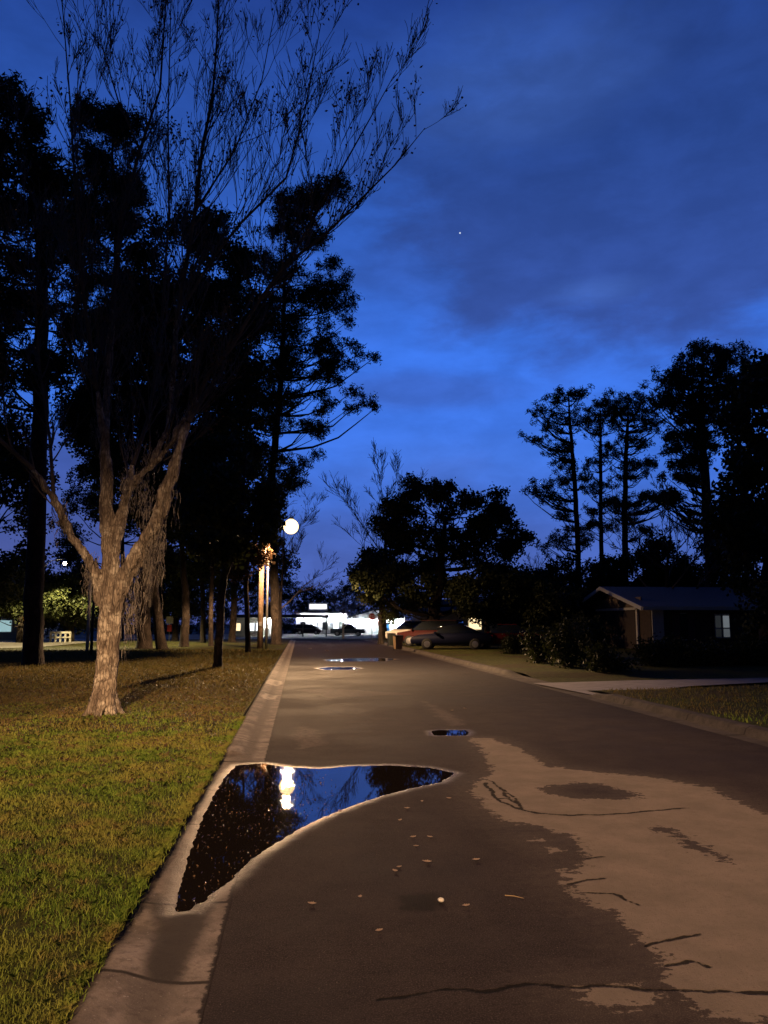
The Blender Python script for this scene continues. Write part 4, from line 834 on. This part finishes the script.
def road_light(root, arm, hgt, E, cap, c, res=.03, cut=(.04, .30), side=(1.0, 1.7), shift=0.0):
    """the lamp itself: road-lighting optics spread the light evenly over the ground and cut it off towards the horizon"""
    ld = bpy.data.lights.new('lamp_light', 'POINT'); ld.energy = E*hgt*hgt*4*math.pi; ld.color = c; ld.shadow_soft_size = .16; ld.use_nodes = True
    t = ld.node_tree; n = NT(t); em = next(x for x in t.nodes if x.type == 'EMISSION')
    sx = n.n('ShaderNodeSeparateXYZ', i_0=n.n('ShaderNodeNewGeometry').outputs['Incoming']); z = sx.outputs[2]
    cg = n.m('MULTIPLY', z, SGN)
    p = n.m('MINIMUM', n.m('POWER', n.m('MAXIMUM', cg, 0.05), -3.0), cap)
    f = n.m('MULTIPLY', p, n.sstep(cg, cut[0], cut[1], res/cap, 1.0))
    lat = n.m('DIVIDE', n.m('ABSOLUTE', n.m('ADD', sx.outputs[0], n.m('MULTIPLY', cg, -shift))), n.m('MAXIMUM', cg, .05))       # throw across the street, in mounting heights
    f = n.m('MULTIPLY', f, n.sstep(lat, side[0], side[1], 1.0, .06))
    n.set(em.inputs['Strength'], f)
    o = bpy.data.objects.new('lamp_light', ld); col.objects.link(o); o.parent = root; o.location = (arm, 0, hgt-.62)
    return o
SGN = -1.0
# utility pole and the lamp standing beside it
pb = G(260, 649, .085); 
up = empty('utility_pole', pb); tag(up, 'brown wooden utility pole standing on the grass beside the lamp pole', 'utility pole')
mb = MB(); mb.tube([(0, 0, -.3), (0.0, 0, 3), (-.02, 0, 7.4)], [.19, .17, .13], 12); mb.build('pole', M['polewood'], up, True)
mb = MB(); mb.box((-.02, 0, 7.44), (.30, .30, .05)); mb.build('pole_cap', M['darkmetal'], up)
mb = MB(); mb.box((.0, -.2, 1.5), (.16, .08, .24)); mb.build('meter_box', M['galv'], up, bevel=.01)
# lamp pole: the head hangs over the kerb, nearer than the pole
lb = G(266.2, 649.3, .085); head = PD(291, 527, 44.5)
dv = Vector((head.x-lb.x, head.y-lb.y)); 
la = street_lamp(lb, head.z-lb.z+.1, dv.length, M['lampglow'], 'tall street lamp glowing orange white over the left kerb beside the utility pole', math.atan2(dv.y, dv.x), R0=.42)
road_light(la, dv.length, head.z-lb.z+.1, 2.4, 28, LAMPC, side=(1.3, 2.1), res=.07)
# the same street's next lamp, behind the photographer: it lights the near lawn, the pale tree and the dry concrete
la = street_lamp((-3.6, -8.0, .08), 8.6, 1.7, M['lampglow2'], 'street lamp on the left verge behind the viewpoint, lighting the near lawn', 0.5, R0=.24)
road_light(la, 1.7, 8.6, 1.8, 24, (1, .60, .31), side=(.5, .98), shift=.3, cut=(.12, .38))
# lamp on the far left over the side street
lb2 = G(38, 645, .09); sp_ = PD(58, 562, lb2.y)
M['lampglow3'] = glow('lamp_glass_side', (1, .85, .6), 60)
la = street_lamp(lb2, sp_.z-lb2.z, 1.5, M['lampglow3'], 'street lamp over the bright side street at the far left', 0.2, R0=.12)
road_light(la, 1.5, sp_.z-lb2.z, 4.0, 8, (1, .78, .38), cut=(.3, .45), side=(3, 4))
def plain_pole(px, py, top, r, matl, name, label, cat, cross=False):
    b = G(px, py, .09); t = PD(px, top, b.y); o = empty(name, b); tag(o, label, cat); mb = MB(); h = t.z-b.z
    mb.tube([(0, 0, -.2), (0, 0, h*.5), (0, 0, h)], [r, r*.9, r*.8], 10); mb.build('pole', matl, o, True)
    if cross: m2 = MB(); m2.box((0, -.1, h-.5), (2.2, .1, .12)); m2.build('crossarm', matl, o)
    else: m2 = MB(); m2.lathe([(r*1.05, 0), (r*.9, .06), (.02, .1)], (0, 0, h), 10); m2.build('pole_cap', M['darkmetal'], o)
    return o
plain_pole(87, 652, 572, .09, mat('white_pole', (.6, .57, .5), .6), 'light_pole', 'thin pale pole just left of the big pale tree trunk', 'pole')
plain_pole(91, 656, 560, .07, M['darkmetal'], 'dark_pole', 'thin black pole right beside the thin pale pole', 'pole')
# white barrier rail beyond the side street
g1 = G(52, 642.6, .11); s_ = g1.y/FPX; wm2 = mat('weathered_white_paint', (.34, .32, .28), .7); o = empty('barrier_rail', (PX(61, g1.y), g1.y, g1.z)); tag(o, 'low white slatted barrier rail beyond the bright side street', 'barrier')
wm = mat('white_paint', (.75, .73, .68), .6)
mb = MB(); W_ = 20*s_; mb.box((0, 0, 9.5*s_), (W_, .06, .16)); mb.box((0, 0, 5.0*s_), (W_, .06, .12)); mb.build('rail', wm2, o)
for k in range(5): mb = MB(); mb.box((-W_/2+.08+k*(W_-.16)/4, .07, 4.6*s_), (.14, .08, 9.6*s_)); mb.build('post', wm2, o)
# signs
def sign(px, py, cy, rpx, shape, mface, label, cat, name, rz=0.0):
    b = G(px, py, .09); c = PD(px, cy, b.y); rm = rpx*b.y/FPX; o = empty(name, b, rz); tag(o, label, cat); h = c.z-b.z
    mb = MB(); mb.box((0, .04, h/2+.05), (.06, .04, h+.5)); mb.build('post', M['darkmetal'], o)
    mb = MB(); n_ = {'oct': 8, 'circ': 24, 'diamond': 4, 'square': 4}[shape]; off = {'oct': math.pi/8, 'circ': 0, 'diamond': 0, 'square': math.pi/4}[shape]
    k = 1.414 if shape == 'square' else 1.0
    V = [(rm*k*math.cos(off+2*math.pi*i/n_), y, h+rm*k*math.sin(off+2*math.pi*i/n_)) for y in (0, -.02) for i in range(n_)]
    mb.add(V, [tuple(range(n_)), tuple(range(n_, 2*n_))[::-1]]+[(i, (i+1) % n_, n_+(i+1) % n_, n_+i) for i in range(n_)]); mb.build('sign_face', mface, o)
    return o, h, rm
red = mat('sign_red', (.5, .03, .025), .5, var=.1)
so, h, rm = sign(372, 640, 616.5, 3.6, 'oct', red, 'red octagonal stop sign on a thin post at the end of the road', 'stop sign', 'stop_sign')
fc = bpy.data.curves.new('stop_letters', 'FONT'); fc.body = 'STOP'; fc.size = rm*.95; fc.align_x = 'CENTER'; fc.align_y = 'CENTER'; fc.extrude = .003
fo = bpy.data.objects.new('tmpf', fc); col.objects.link(fo); dg = bpy.context.evaluated_depsgraph_get(); fm = bpy.data.meshes.new_from_object(fo.evaluated_get(dg)); bpy.data.objects.remove(fo)
fo = link('sign_letters', fm, wm, so); fo.location = (0, -.026, h); fo.rotation_euler = (math.pi/2, 0, 0)
mb = MB(); n_ = 8
V = [(rm*k*math.cos(math.pi/8+2*math.pi*i/8), -.023, h+rm*k*math.sin(math.pi/8+2*math.pi*i/8)) for k in (.96, .88) for i in range(8)]
mb.add(V, [(i, (i+1) % 8, 8+(i+1) % 8, 8+i) for i in range(8)]); mb.build('sign_border', wm, so)
sign(25, 646, 618, 3.6, 'circ', mat('sign_amber', (.75, .33, .05), .5, var=.1), 'round amber sign on a post beside the tall dark pine', 'sign', 'round_sign')
o, h, rm = sign(169, 641, 620, 3.4, 'square', wm, 'white square sign with a red lower panel among the left trees', 'sign', 'square_sign')
mb = MB(); mb.box((0, -.01, h-rm*2.3), (rm*1.2, .03, rm*1.9)); mb.build('lower_panel', red, o)

# ------------------------------------------------------------------ buildings at the end of the road
M['whitewall'] = mat('white_stucco', (.78, .79, .80), .85, var=.06, scale=.6, bump=.2)
M['creamwall'] = mat('cream_wall', (.62, .55, .42), .85, var=.1, scale=.8)
M['roofdark'] = mat('dark_roofing', (.06, .055, .06), .85, var=.3, scale=2)
M['glassdark'] = mat('dark_glass', (.02, .025, .03), .12, var=.1)
M['trim'] = mat('white_trim', (.74, .72, .68), .6, var=.1)
M['winlit'] = glow('lit_window_pane', (.85, .92, 1.0), 2.2); M['winwarm'] = glow('warm_window_pane', (1, .75, .4), 1.6); M['wincool'] = glow('dim_lit_pane', (.80, .90, 1.0), .32)
M['flood'] = glow('floodlight_lens', (.9, .95, 1.0), 2500)
def wall_lamp(x, y, z, parent, lens=.16):
    mb = MB(); mb.box((x, y-.10, z+.08), (.42, .24, .10)); f = mb.build('wall_lamp', M['darkmetal'], parent, bevel=.01)
    mb = MB(); mb.box((x, y-.16, z), (.34, .14, .06)); mb.build('lamp_lens', M['flood'], f)
Yb = 150.0; zb = gz(Yb)+.06
def X_(px, Y=Yb): return PX(px, Y)
def Zp(py, px, Y=Yb): return PD(px, py, Y).z
wb = empty('white_building', (X_(355), Yb, zb)); tag(wb, 'long floodlit white building with a gabled wing beyond the parking lot', 'building'); ox = X_(355)
L0, L1, L2 = X_(296)-ox, X_(348)-ox, X_(404)-ox
mb = MB(); mb.box(((L0+L1)/2, 4, (Zp(613, 320)-zb)/2), (L1-L0, 8, Zp(613, 320)-zb)); mb.build('main_wall', M['whitewall'], wb)
mb = MB(); hh = Zp(618, 380)-zb; pk = Zp(610, 378)-zb; mid = (L1+L2)/2
V = [(x, y, z) for y in (-1.0, 9) for x, z in ((L1+.02, 0), (L2, 0), (L2, hh), (mid, pk), (L1+.02, hh))]
mb.add(V, [(4, 3, 2, 1, 0), (5, 6, 7, 8, 9)]+[(i, (i+1) % 5, 5+(i+1) % 5, 5+i) for i in range(5)]); mb.build('gable_wing', M['whitewall'], wb)
mb = MB()
for sx, xa in ((-1, L1), (1, L2)):
    L = math.hypot(mid-xa, pk-hh)+.6; an = math.atan2(pk-hh, abs(mid-xa)); mb.box(((mid+xa)/2+sx*.25, 4, (pk+hh)/2+.10), (L, 11, .15), ry=an if sx > 0 else -an)
mb.build('gable_roof', M['roofdark'], wb)
mb = MB(); mb.box(((L0+L1)/2, 3.7, Zp(613, 320)-zb+.15), (L1-L0+.8, 9.2, .28)); mb.build('flat_roof', M['roofdark'], wb)
for px in (303, 314, 325, 336):
    mb = MB(); x = X_(px)-ox; mb.box((x, -.05, 1.5), (1.15, .10, 1.6)); f = mb.build('window', M['trim'], wb); mb = MB(); mb.box((x, -.115, 1.5), (.95, .03, 1.4)); mb.build('pane', M['glassdark'] if px in (303, 325) else M['winlit'], f)
mb = MB(); x = X_(386)-ox; mb.box((x, -1.06, 1.05), (1.0, .10, 2.1)); f = mb.build('door', mat('blue_door', (.06, .3, .6), .5), wb); mb = MB(); mb.tube([(x+.35, -1.14, 1.0), (x+.35, -1.14, 1.25)], .025, 6); mb.build('handle', M['galv'], f)
mb = MB(); x = X_(359)-ox; mb.box((x, -1.06, 1.4), (1.3, .10, 1.3)); f = mb.build('window', M['trim'], wb); mb = MB(); mb.box((x, -1.125, 1.4), (1.1, .03, 1.1)); mb.build('pane', M['winlit'], f)
for px in (300, 309, 319, 331, 342): wall_lamp(X_(px)-ox, -.05, Zp(614.5, 320)-zb-.1, wb)
for px in (353, 366, 378, 391, 400): wall_lamp(X_(px)-ox, -1.05, hh-.35, wb)
# bright upper box of the building (a lit clerestory over the canopy)
mb = MB(); x0, x1 = X_(308)-ox, X_(328)-ox; mb.box(((x0+x1)/2, 3, Zp(606.5, 318)-zb), (x1-x0, 4, Zp(603, 318)-Zp(611, 318))); cs = mb.build('clerestory', M['whitewall'], wb)
mb = MB(); mb.box(((x0+x1)/2, .96, Zp(606.5, 318)-zb), (x1-x0-.5, .05, .9)); mb.build('pane', glow('clerestory_pane', (.95, .95, 1), 1.6), cs)
# low carport building with a long dark flat roof on the left
Yc = 122.0; zc = gz(Yc)+.1; o = empty('low_building', (PX(275, Yc), Yc, zc)); tag(o, 'long low building with a dark flat canopy roof behind the utility pole', 'building'); ox = PX(275, Yc)
xa, xb = PX(228, Yc)-ox, PX(329, Yc)-ox; zt = PD(275, 617.5, Yc).z-zc
mb = MB(); mb.box(((xa+xb)/2, 2.5, zt+.2), (xb-xa, 9, .42)); mb.build('canopy_roof', M['roofdark'], o)
for px in (234, 262, 282, 303, 326): mb = MB(); mb.box((PX(px, Yc)-ox, -1.5, zt/2), (.18, .18, zt)); mb.build('post', M['darkmetal'], o)
mb = MB(); xw = PX(281, Yc)-ox; mb.box(((xa+xw)/2+.3, 4, zt/2), (xw-xa-.6, 4, zt)); mb.build('wall', M['creamwall'], o)
mb = MB(); mb.box((PX(273, Yc)-ox, 1.94, zt*.48), (1.7, .10, zt*.9)); g_ = mb.build('garage_door', mat('cream_door', (.8, .74, .6), .7, var=.08), o); mb = MB(); mb.box((PX(273, Yc)-ox, 1.87, .9), (.3, .03, .05)); mb.build('handle', M['darkmetal'], g_)
for px, e in ((237, 'winwarm'), (251, 'winlit'), (258, 'winlit')):
    mb = MB(); x = PX(px, Yc)-ox; mb.box((x, 1.95, 1.4), (.95, .08, 1.3)); f = mb.build('window', M['trim'], o); mb = MB(); mb.box((x, 1.90, 1.4), (.75, .03, 1.1)); mb.build('pane', M[e], f)
for px in (268, 278): wall_lamp(PX(px, Yc)-ox, 1.9, zt-.25, o)
# small house behind the parked cars
Yh = 70.0; o = empty('cottage', (PX(468, Yh), Yh, .1)); tag(o, 'small pale house half hidden behind the dark parked car', 'house'); ox = PX(468, Yh)
mb = MB(); mb.box((0, 2.5, 1.3), (8.5, 5, 2.6)); mb.build('wall', M['creamwall'], o)
mb = MB(); V = [(x, y, z) for x in (-4.8, 4.8) for y, z in ((-.5, 2.55), (2.5, 3.7), (5.5, 2.55))]; mb.add(V, [(0, 1, 2), (5, 4, 3), (0, 3, 4, 1), (1, 4, 5, 2), (2, 5, 3, 0)]); mb.build('roof', M['roofdark'], o)
mb = MB(); mb.box((.6, -.05, 1.5), (1.3, .1, 1.2)); f = mb.build('window', M['trim'], o); mb = MB(); mb.box((.6, -.115, 1.5), (1.1, .03, 1.0)); mb.build('pane', M['winwarm'], f)
# bright little kiosk/house at far left
b = G(-2, 640.5, .1); o = empty('far_house', b); tag(o, 'distant house with a bright bluish lit front at the far left edge', 'house'); 
mb = MB(); mb.box((0, 3, 1.4), (7, 6, 2.8)); mb.build('wall', M['creamwall'], o); mb = MB(); mb.box((0, 3, 2.92), (7.6, 6.6, .22)); mb.build('roof', M['roofdark'], o)
mb = MB(); mb.box((.6, -.05, 1.3), (1.2, .1, 1.2)); f = mb.build('window', M['trim'], o); mb = MB(); mb.box((.6, -.12, 1.3), (1.0, .04, 1.0)); mb.build('pane', glow('bluish_pane', (.6, .95, 1), .5), f)

# ------------------------------------------------------------------ the ranch house on the right
hx, hy = 18.0, 40.0; W_, Lh, eh, rh = 10.0, 16.0, 2.5, 3.62; zh = .22
o = empty('ranch_house', (hx, hy, zh)); tag(o, 'dark single storey ranch house with a low gable roof and one lit window', 'house')
brick = mat('house_brick', (.09, .065, .055), .9, var=.3, scale=6, bump=.4)
mb = MB(); e2, r2 = eh-zh, rh-zh
gb_ = [(0.0, 0), (W_, 0), (W_, e2), (W_/2, r2-.1), (0, e2)]
V = [(x, y, z) for x in (0, Lh) for y, z in gb_]; mb.add(V, [(0, 1, 2, 3, 4), (9, 8, 7, 6, 5)]+[(i, 5+i, 5+(i+1) % 5, (i+1) % 5) for i in range(5)]); mb.build('wall', brick, o)
mb = MB(); ovx, ovy = .7, .6; an = math.atan2(r2-e2, W_/2); sl = math.hypot(W_/2+ovy, (W_/2+ovy)*math.tan(an))
for sy in (-1, 1):
    yc = W_/2+sy*(W_/2+ovy)/2; zc_ = r2-(W_/2+ovy)/2*math.tan(an)+.06; mb.box(((Lh)/2, yc, zc_), (Lh+2*ovx, sl, .12), rx=-sy*an)
rf = mb.build('roof', mat('roof_shingle', (.15, .14, .16), .8, var=.3, scale=9, bump=.5), o)
for sy in (-1, 1):
    mb = MB(); yc = W_/2+sy*(W_/2+ovy)/2; zc_ = r2-(W_/2+ovy)/2*math.tan(an)+.02; mb.box((-ovx-.03, yc, zc_), (.05, sl+.02, .20), rx=-sy*an); mb.build('rake_board', M['trim'], rf)
mb = MB(); mb.box((Lh/2, -ovy-.04, e2-ovy*math.tan(an)+.03), (Lh+2*ovx, .05, .18)); mb.build('fascia', M['trim'], rf)
mb = MB(); mb.box((10, 7, r2+.2), (.8, .8, 1.0)); mb.build('chimney', brick, rf)
# gable end: garage opening with a white post, siding above
mb = MB(); mb.box((-.03, W_/2, e2+.28), (.05, W_*.8, .5)); mb.build('gable_siding', mat('tan_siding', (.24, .18, .14), .8, var=.1, scale=3), o)
mb = MB(); mb.box((-.04, 4.6, 1.05), (.06, 5.6, 2.1)); f = mb.build('garage_door', mat('brown_door', (.07, .05, .045), .7), o); mb = MB(); mb.box((-.09, 4.6, .9), (.04, .3, .05)); mb.build('handle', M['galv'], f)
mb = MB(); mb.box((-.10, 1.45, 1.1), (.10, .18, 2.2)); mb.build('door_trim', M['trim'], o)
mb = MB(); mb.box((-.10, 4.4, 2.2), (.10, 6.0, .14)); mb.build('door_header', M['trim'], o)
# long side facing the driveway
def fx(px): return PX(px, hy)-hx
mb = MB(); mb.box((fx(657.5), -.04, 1.15), (.62, .06, 2.1)); mb.build('door', M['trim'], o)
for px in (676, 690): mb = MB(); mb.box((fx(px), -.05, 1.25), (.42, .05, 1.5)); mb.build('shutter', mat('plum_shutter', (.10, .05, .06), .7), o)
mb = MB(); mb.box((fx(683), -.045, 1.25), (.5, .04, 1.4)); f = mb.build('window', M['trim'], o); mb = MB(); mb.box((fx(683), -.075, 1.25), (.42, .02, 1.3)); mb.build('pane', M['glassdark'], f)
for px, w_, k in ((717.5, .36, .15), (725.5, .40, 1)):
    mb = MB(); mb.box((fx(px), -.045, 1.28), (w_, .04, 1.25)); f = mb.build('window', M['trim'], o)
    mb = MB(); mb.box((fx(px), -.075, 1.50), (w_-.08, .02, .6)); mb.build('pane', glow('curtain_pane', (.75, .85, .95), .16*k), f)
    mb = MB(); mb.box((fx(px), -.075, .92), (w_-.08, .02, .4)); mb.build('pane', glow('curtain_pane_low', (.75, .85, .95), .09*k), f)

# ------------------------------------------------------------------ vehicles
M['tyre'] = mat('tyre_rubber', (.02, .02, .02), .8); M['rim'] = mat('wheel_rim', (.4, .4, .42), .35, .8)
M['carglass'] = mat('car_glass', (.015, .018, .022), .06, var=.1); M['headlight'] = mat('headlight_glass', (.6, .6, .62), .15, var=.1); M['tail'] = mat('tail_lamp', (.4, .02, .02), .2)
def paint(name, c): return mat(name, c, .5, 0, var=.06, scale=2, spec=.12)
def shell(prof, w, tum=0.12, rnd=.06):
    """side profile (x,z) extruded across the width with rounded shoulders"""
    n = len(prof); mb = MB(); zc = sum(p[1] for p in prof)/n; xc = sum(p[0] for p in prof)/n; ys = [(-1, .90), (-.96, .965), (-.85, 1), (0, 1.0), (.85, 1), (.96, .965), (1, .90)]
    zmin = min(p[1] for p in prof); zmax = max(p[1] for p in prof); V = []
    for yf, k in ys:
        for x, z in prof: ty = 1-tum*max(0, (z-zmin)/(zmax-zmin))**1.5; V.append((xc+(x-xc)*(1-(1-k)*.35), yf*w/2*ty, zc+(z-zc)*k))
    F = [tuple(range(n)), tuple(range((len(ys)-1)*n, len(ys)*n))[::-1]]
    for j in range(len(ys)-1):
        for i in range(n): i2 = (i+1) % n; F.append((j*n+i, (j+1)*n+i, (j+1)*n+i2, j*n+i2))
    mb.add(V, F); return mb
def vehicle(name, label, cat, loc, rz, kind, pm, lit=False, group=None):
    r = empty(name, loc, rz); tag(r, label, cat, group)
    if kind == 'sedan': L, w, wb_, R0 = 4.7, 1.82, 2.75, .33; body = [(-2.35, .35), (2.3, .33), (2.36, .5), (2.3, .72), (1.9, .84), (1.0, .93), (-1.5, .98), (-2.2, .95), (-2.38, .75)]; cab = [(1.05, .92), (.35, 1.36), (-.1, 1.45), (-.7, 1.43), (-1.75, .97)]
    elif kind == 'suv': L, w, wb_, R0 = 4.6, 1.86, 2.7, .36; body = [(-2.3, .38), (2.25, .36), (2.32, .6), (2.25, .9), (1.2, 1.05), (-2.2, 1.1), (-2.33, .8)]; cab = [(1.25, 1.03), (.5, 1.62), (-.1, 1.7), (-1.9, 1.66), (-2.2, 1.1)]
    elif kind == 'van': L, w, wb_, R0 = 5.0, 1.95, 3.0, .35; body = [(-2.5, .36), (2.42, .34), (2.5, .6), (2.4, .85), (1.6, 1.02), (-2.45, 1.08), (-2.5, .8)]; cab = [(1.75, 1.0), (.85, 1.66), (.2, 1.78), (-2.2, 1.76), (-2.45, 1.08)]
    else: L, w, wb_, R0 = 5.4, 1.95, 3.3, .40; body = [(-2.7, .45), (2.6, .42), (2.7, .7), (2.62, 1.05), (1.2, 1.15), (-2.68, 1.15), (-2.72, .7)]; cab = [(1.3, 1.13), (.65, 1.72), (.2, 1.82), (-.75, 1.80), (-.95, 1.13)]
    b = shell(body, w, .05); b.build('body', pm, r, True, bevel=0)
    c = shell(cab, w*.93, .22); g = c.build('cabin', M['carglass'], r, True)
    rf = sorted([p for p in cab], key=lambda p: -p[1])[:3]; xs = [p[0] for p in rf]; zt = max(p[1] for p in rf)
    mb = MB(); mb.box(((min(xs)+max(xs))/2, 0, zt-.0), (max(xs)-min(xs)+.05, w*.70, .05)); mb.build('roof_panel', pm, r, bevel=.015)
    for s_ in (-1, 1):
        for xw in (wb_/2, -wb_/2):
            mb = MB(); mb.lathe([(R0*.6, -.11), (R0*.95, -.10), (R0, -.06), (R0, .06), (R0*.95, .10), (R0*.6, .11)], (xw, s_*(w/2-.10), R0), 20, 'Y'); t_ = mb.build('wheel', M['tyre'], r, True)
            mb = MB(); mb.lathe([(R0*.62, -.02), (R0*.55, .02), (R0*.1, .03)], (xw, s_*(w/2+.0), R0), 12, 'Y'); mb.build('rim', M['rim'], t_)
        fx_ = body[2][0]-.06; rx_ = body[-1][0]+.06; hz = (body[2][1]+body[3][1])/2+.05
        mb = MB(); mb.box((fx_, s_*w*.36, hz), (.16, .36, .14)); mb.build('headlight', M['headlight'], r, bevel=.02)
        mb = MB(); mb.box((rx_, s_*w*.38, hz+.12), (.14, .28, .16)); mb.build('taillight', M['tail'], r, bevel=.02)
        mb = MB(); mb.box((cab[0][0]-.15, s_*(w/2+.08), cab[0][1]+.06), (.12, .20, .12)); mb.build('side_mirror', pm, r, bevel=.02)
    mb = MB(); mb.box((body[2][0]-.02, 0, hz-.12), (.10, .9, .16)); mb.build('grille', M['darkmetal'], r)
    if kind == 'pickup': mb = MB(); mb.box((-1.85, 0, 1.152), (1.6, w*.8, .02)); mb.build('truck_bed', M['darkmetal'], r)
    mb = MB(); mb.box((0, 0, .30), (L*.7, w*.8, .14)); mb.build('underbody', M['darkmetal'], r)
    return r
def at(px, py, z=.12): g = G(px, py, z); return (g.x, g.y, z+gz(g.y)-.0)
vehicle('sedan_car', 'dark blue sedan parked side on by the right lawn, its front to the left', 'car', at(452, 649.5), math.pi-.25, 'sedan', paint('navy_paint', (.008, .010, .03)))
vehicle('suv_car', 'dark red car mostly hidden behind the front of the dark blue sedan', 'car', at(433, 646.2), math.pi-.55, 'suv', paint('maroon_paint', (.05, .012, .012)))
vehicle('pale_car', 'pale car parked farthest left in the row beside the tan bin', 'car', at(415, 643.5), math.pi-.9, 'suv', paint('white_paint_car', (.6, .57, .52)))
vehicle('hatchback_car', 'red car with a glinting tail lamp parked right of the dark blue sedan', 'car', at(506, 649.5), -.35+math.pi, 'sedan', paint('red_paint', (.12, .008, .008)))
vehicle('minivan', 'dark minivan parked left of the pickup in front of the white building', 'van', at(309, 634.3, .06), -.25, 'van', paint('plum_paint', (.03, .02, .03)))
vehicle('pickup_truck', 'grey pickup truck parked behind the small leafless tree before the white building', 'pickup truck', at(348, 636.0, .06), -.15, 'pickup', paint('grey_paint', (.05, .06, .07)))
# bins by the lawn
def bin_(px, py, body, lid, label):
    g = G(px, py, .12); r = empty('wheelie_bin', g, .2); r.scale = (.8, .8, .82); tag(r, label, 'bin'); mb = MB()
    V = [(x*a, y*a, z) for z, a in ((.06, .24), (.95, .30)) for x, y in ((-1, -1), (1, -1), (1, 1), (-1, 1))]; mb.add(V, [(3, 2, 1, 0), (4, 5, 6, 7)]+[(i, (i+1) % 4, 4+(i+1) % 4, 4+i) for i in range(4)]); mb.build('body', body, r, bevel=.02)
    mb = MB(); mb.box((0, 0, .99), (.66, .68, .07), rx=.06); mb.build('lid', lid, r, bevel=.015)
    for s_ in (-1, 1): mb = MB(); mb.lathe([(.04, -.03), (.10, -.03), (.10, .03), (.04, .03)], (s_*.24, .26, .10), 14, 'X'); mb.build('wheel', M['tyre'], r)
    mb = MB(); mb.tube([(-.22, .33, .92), (-.22, .39, .95), (.22, .39, .95), (.22, .33, .92)], .018, 6); mb.build('handle', M['darkmetal'], r)
bin_(398, 650, mat('tan_plastic', (.30, .20, .11), .6), M['darkmetal'], 'tan bin with a dark lid standing on the kerb lawn left of the cars')
bin_(391.5, 646, mat('black_plastic', (.03, .035, .03), .5), M['darkmetal'], 'black bin standing just behind and left of the tan bin')
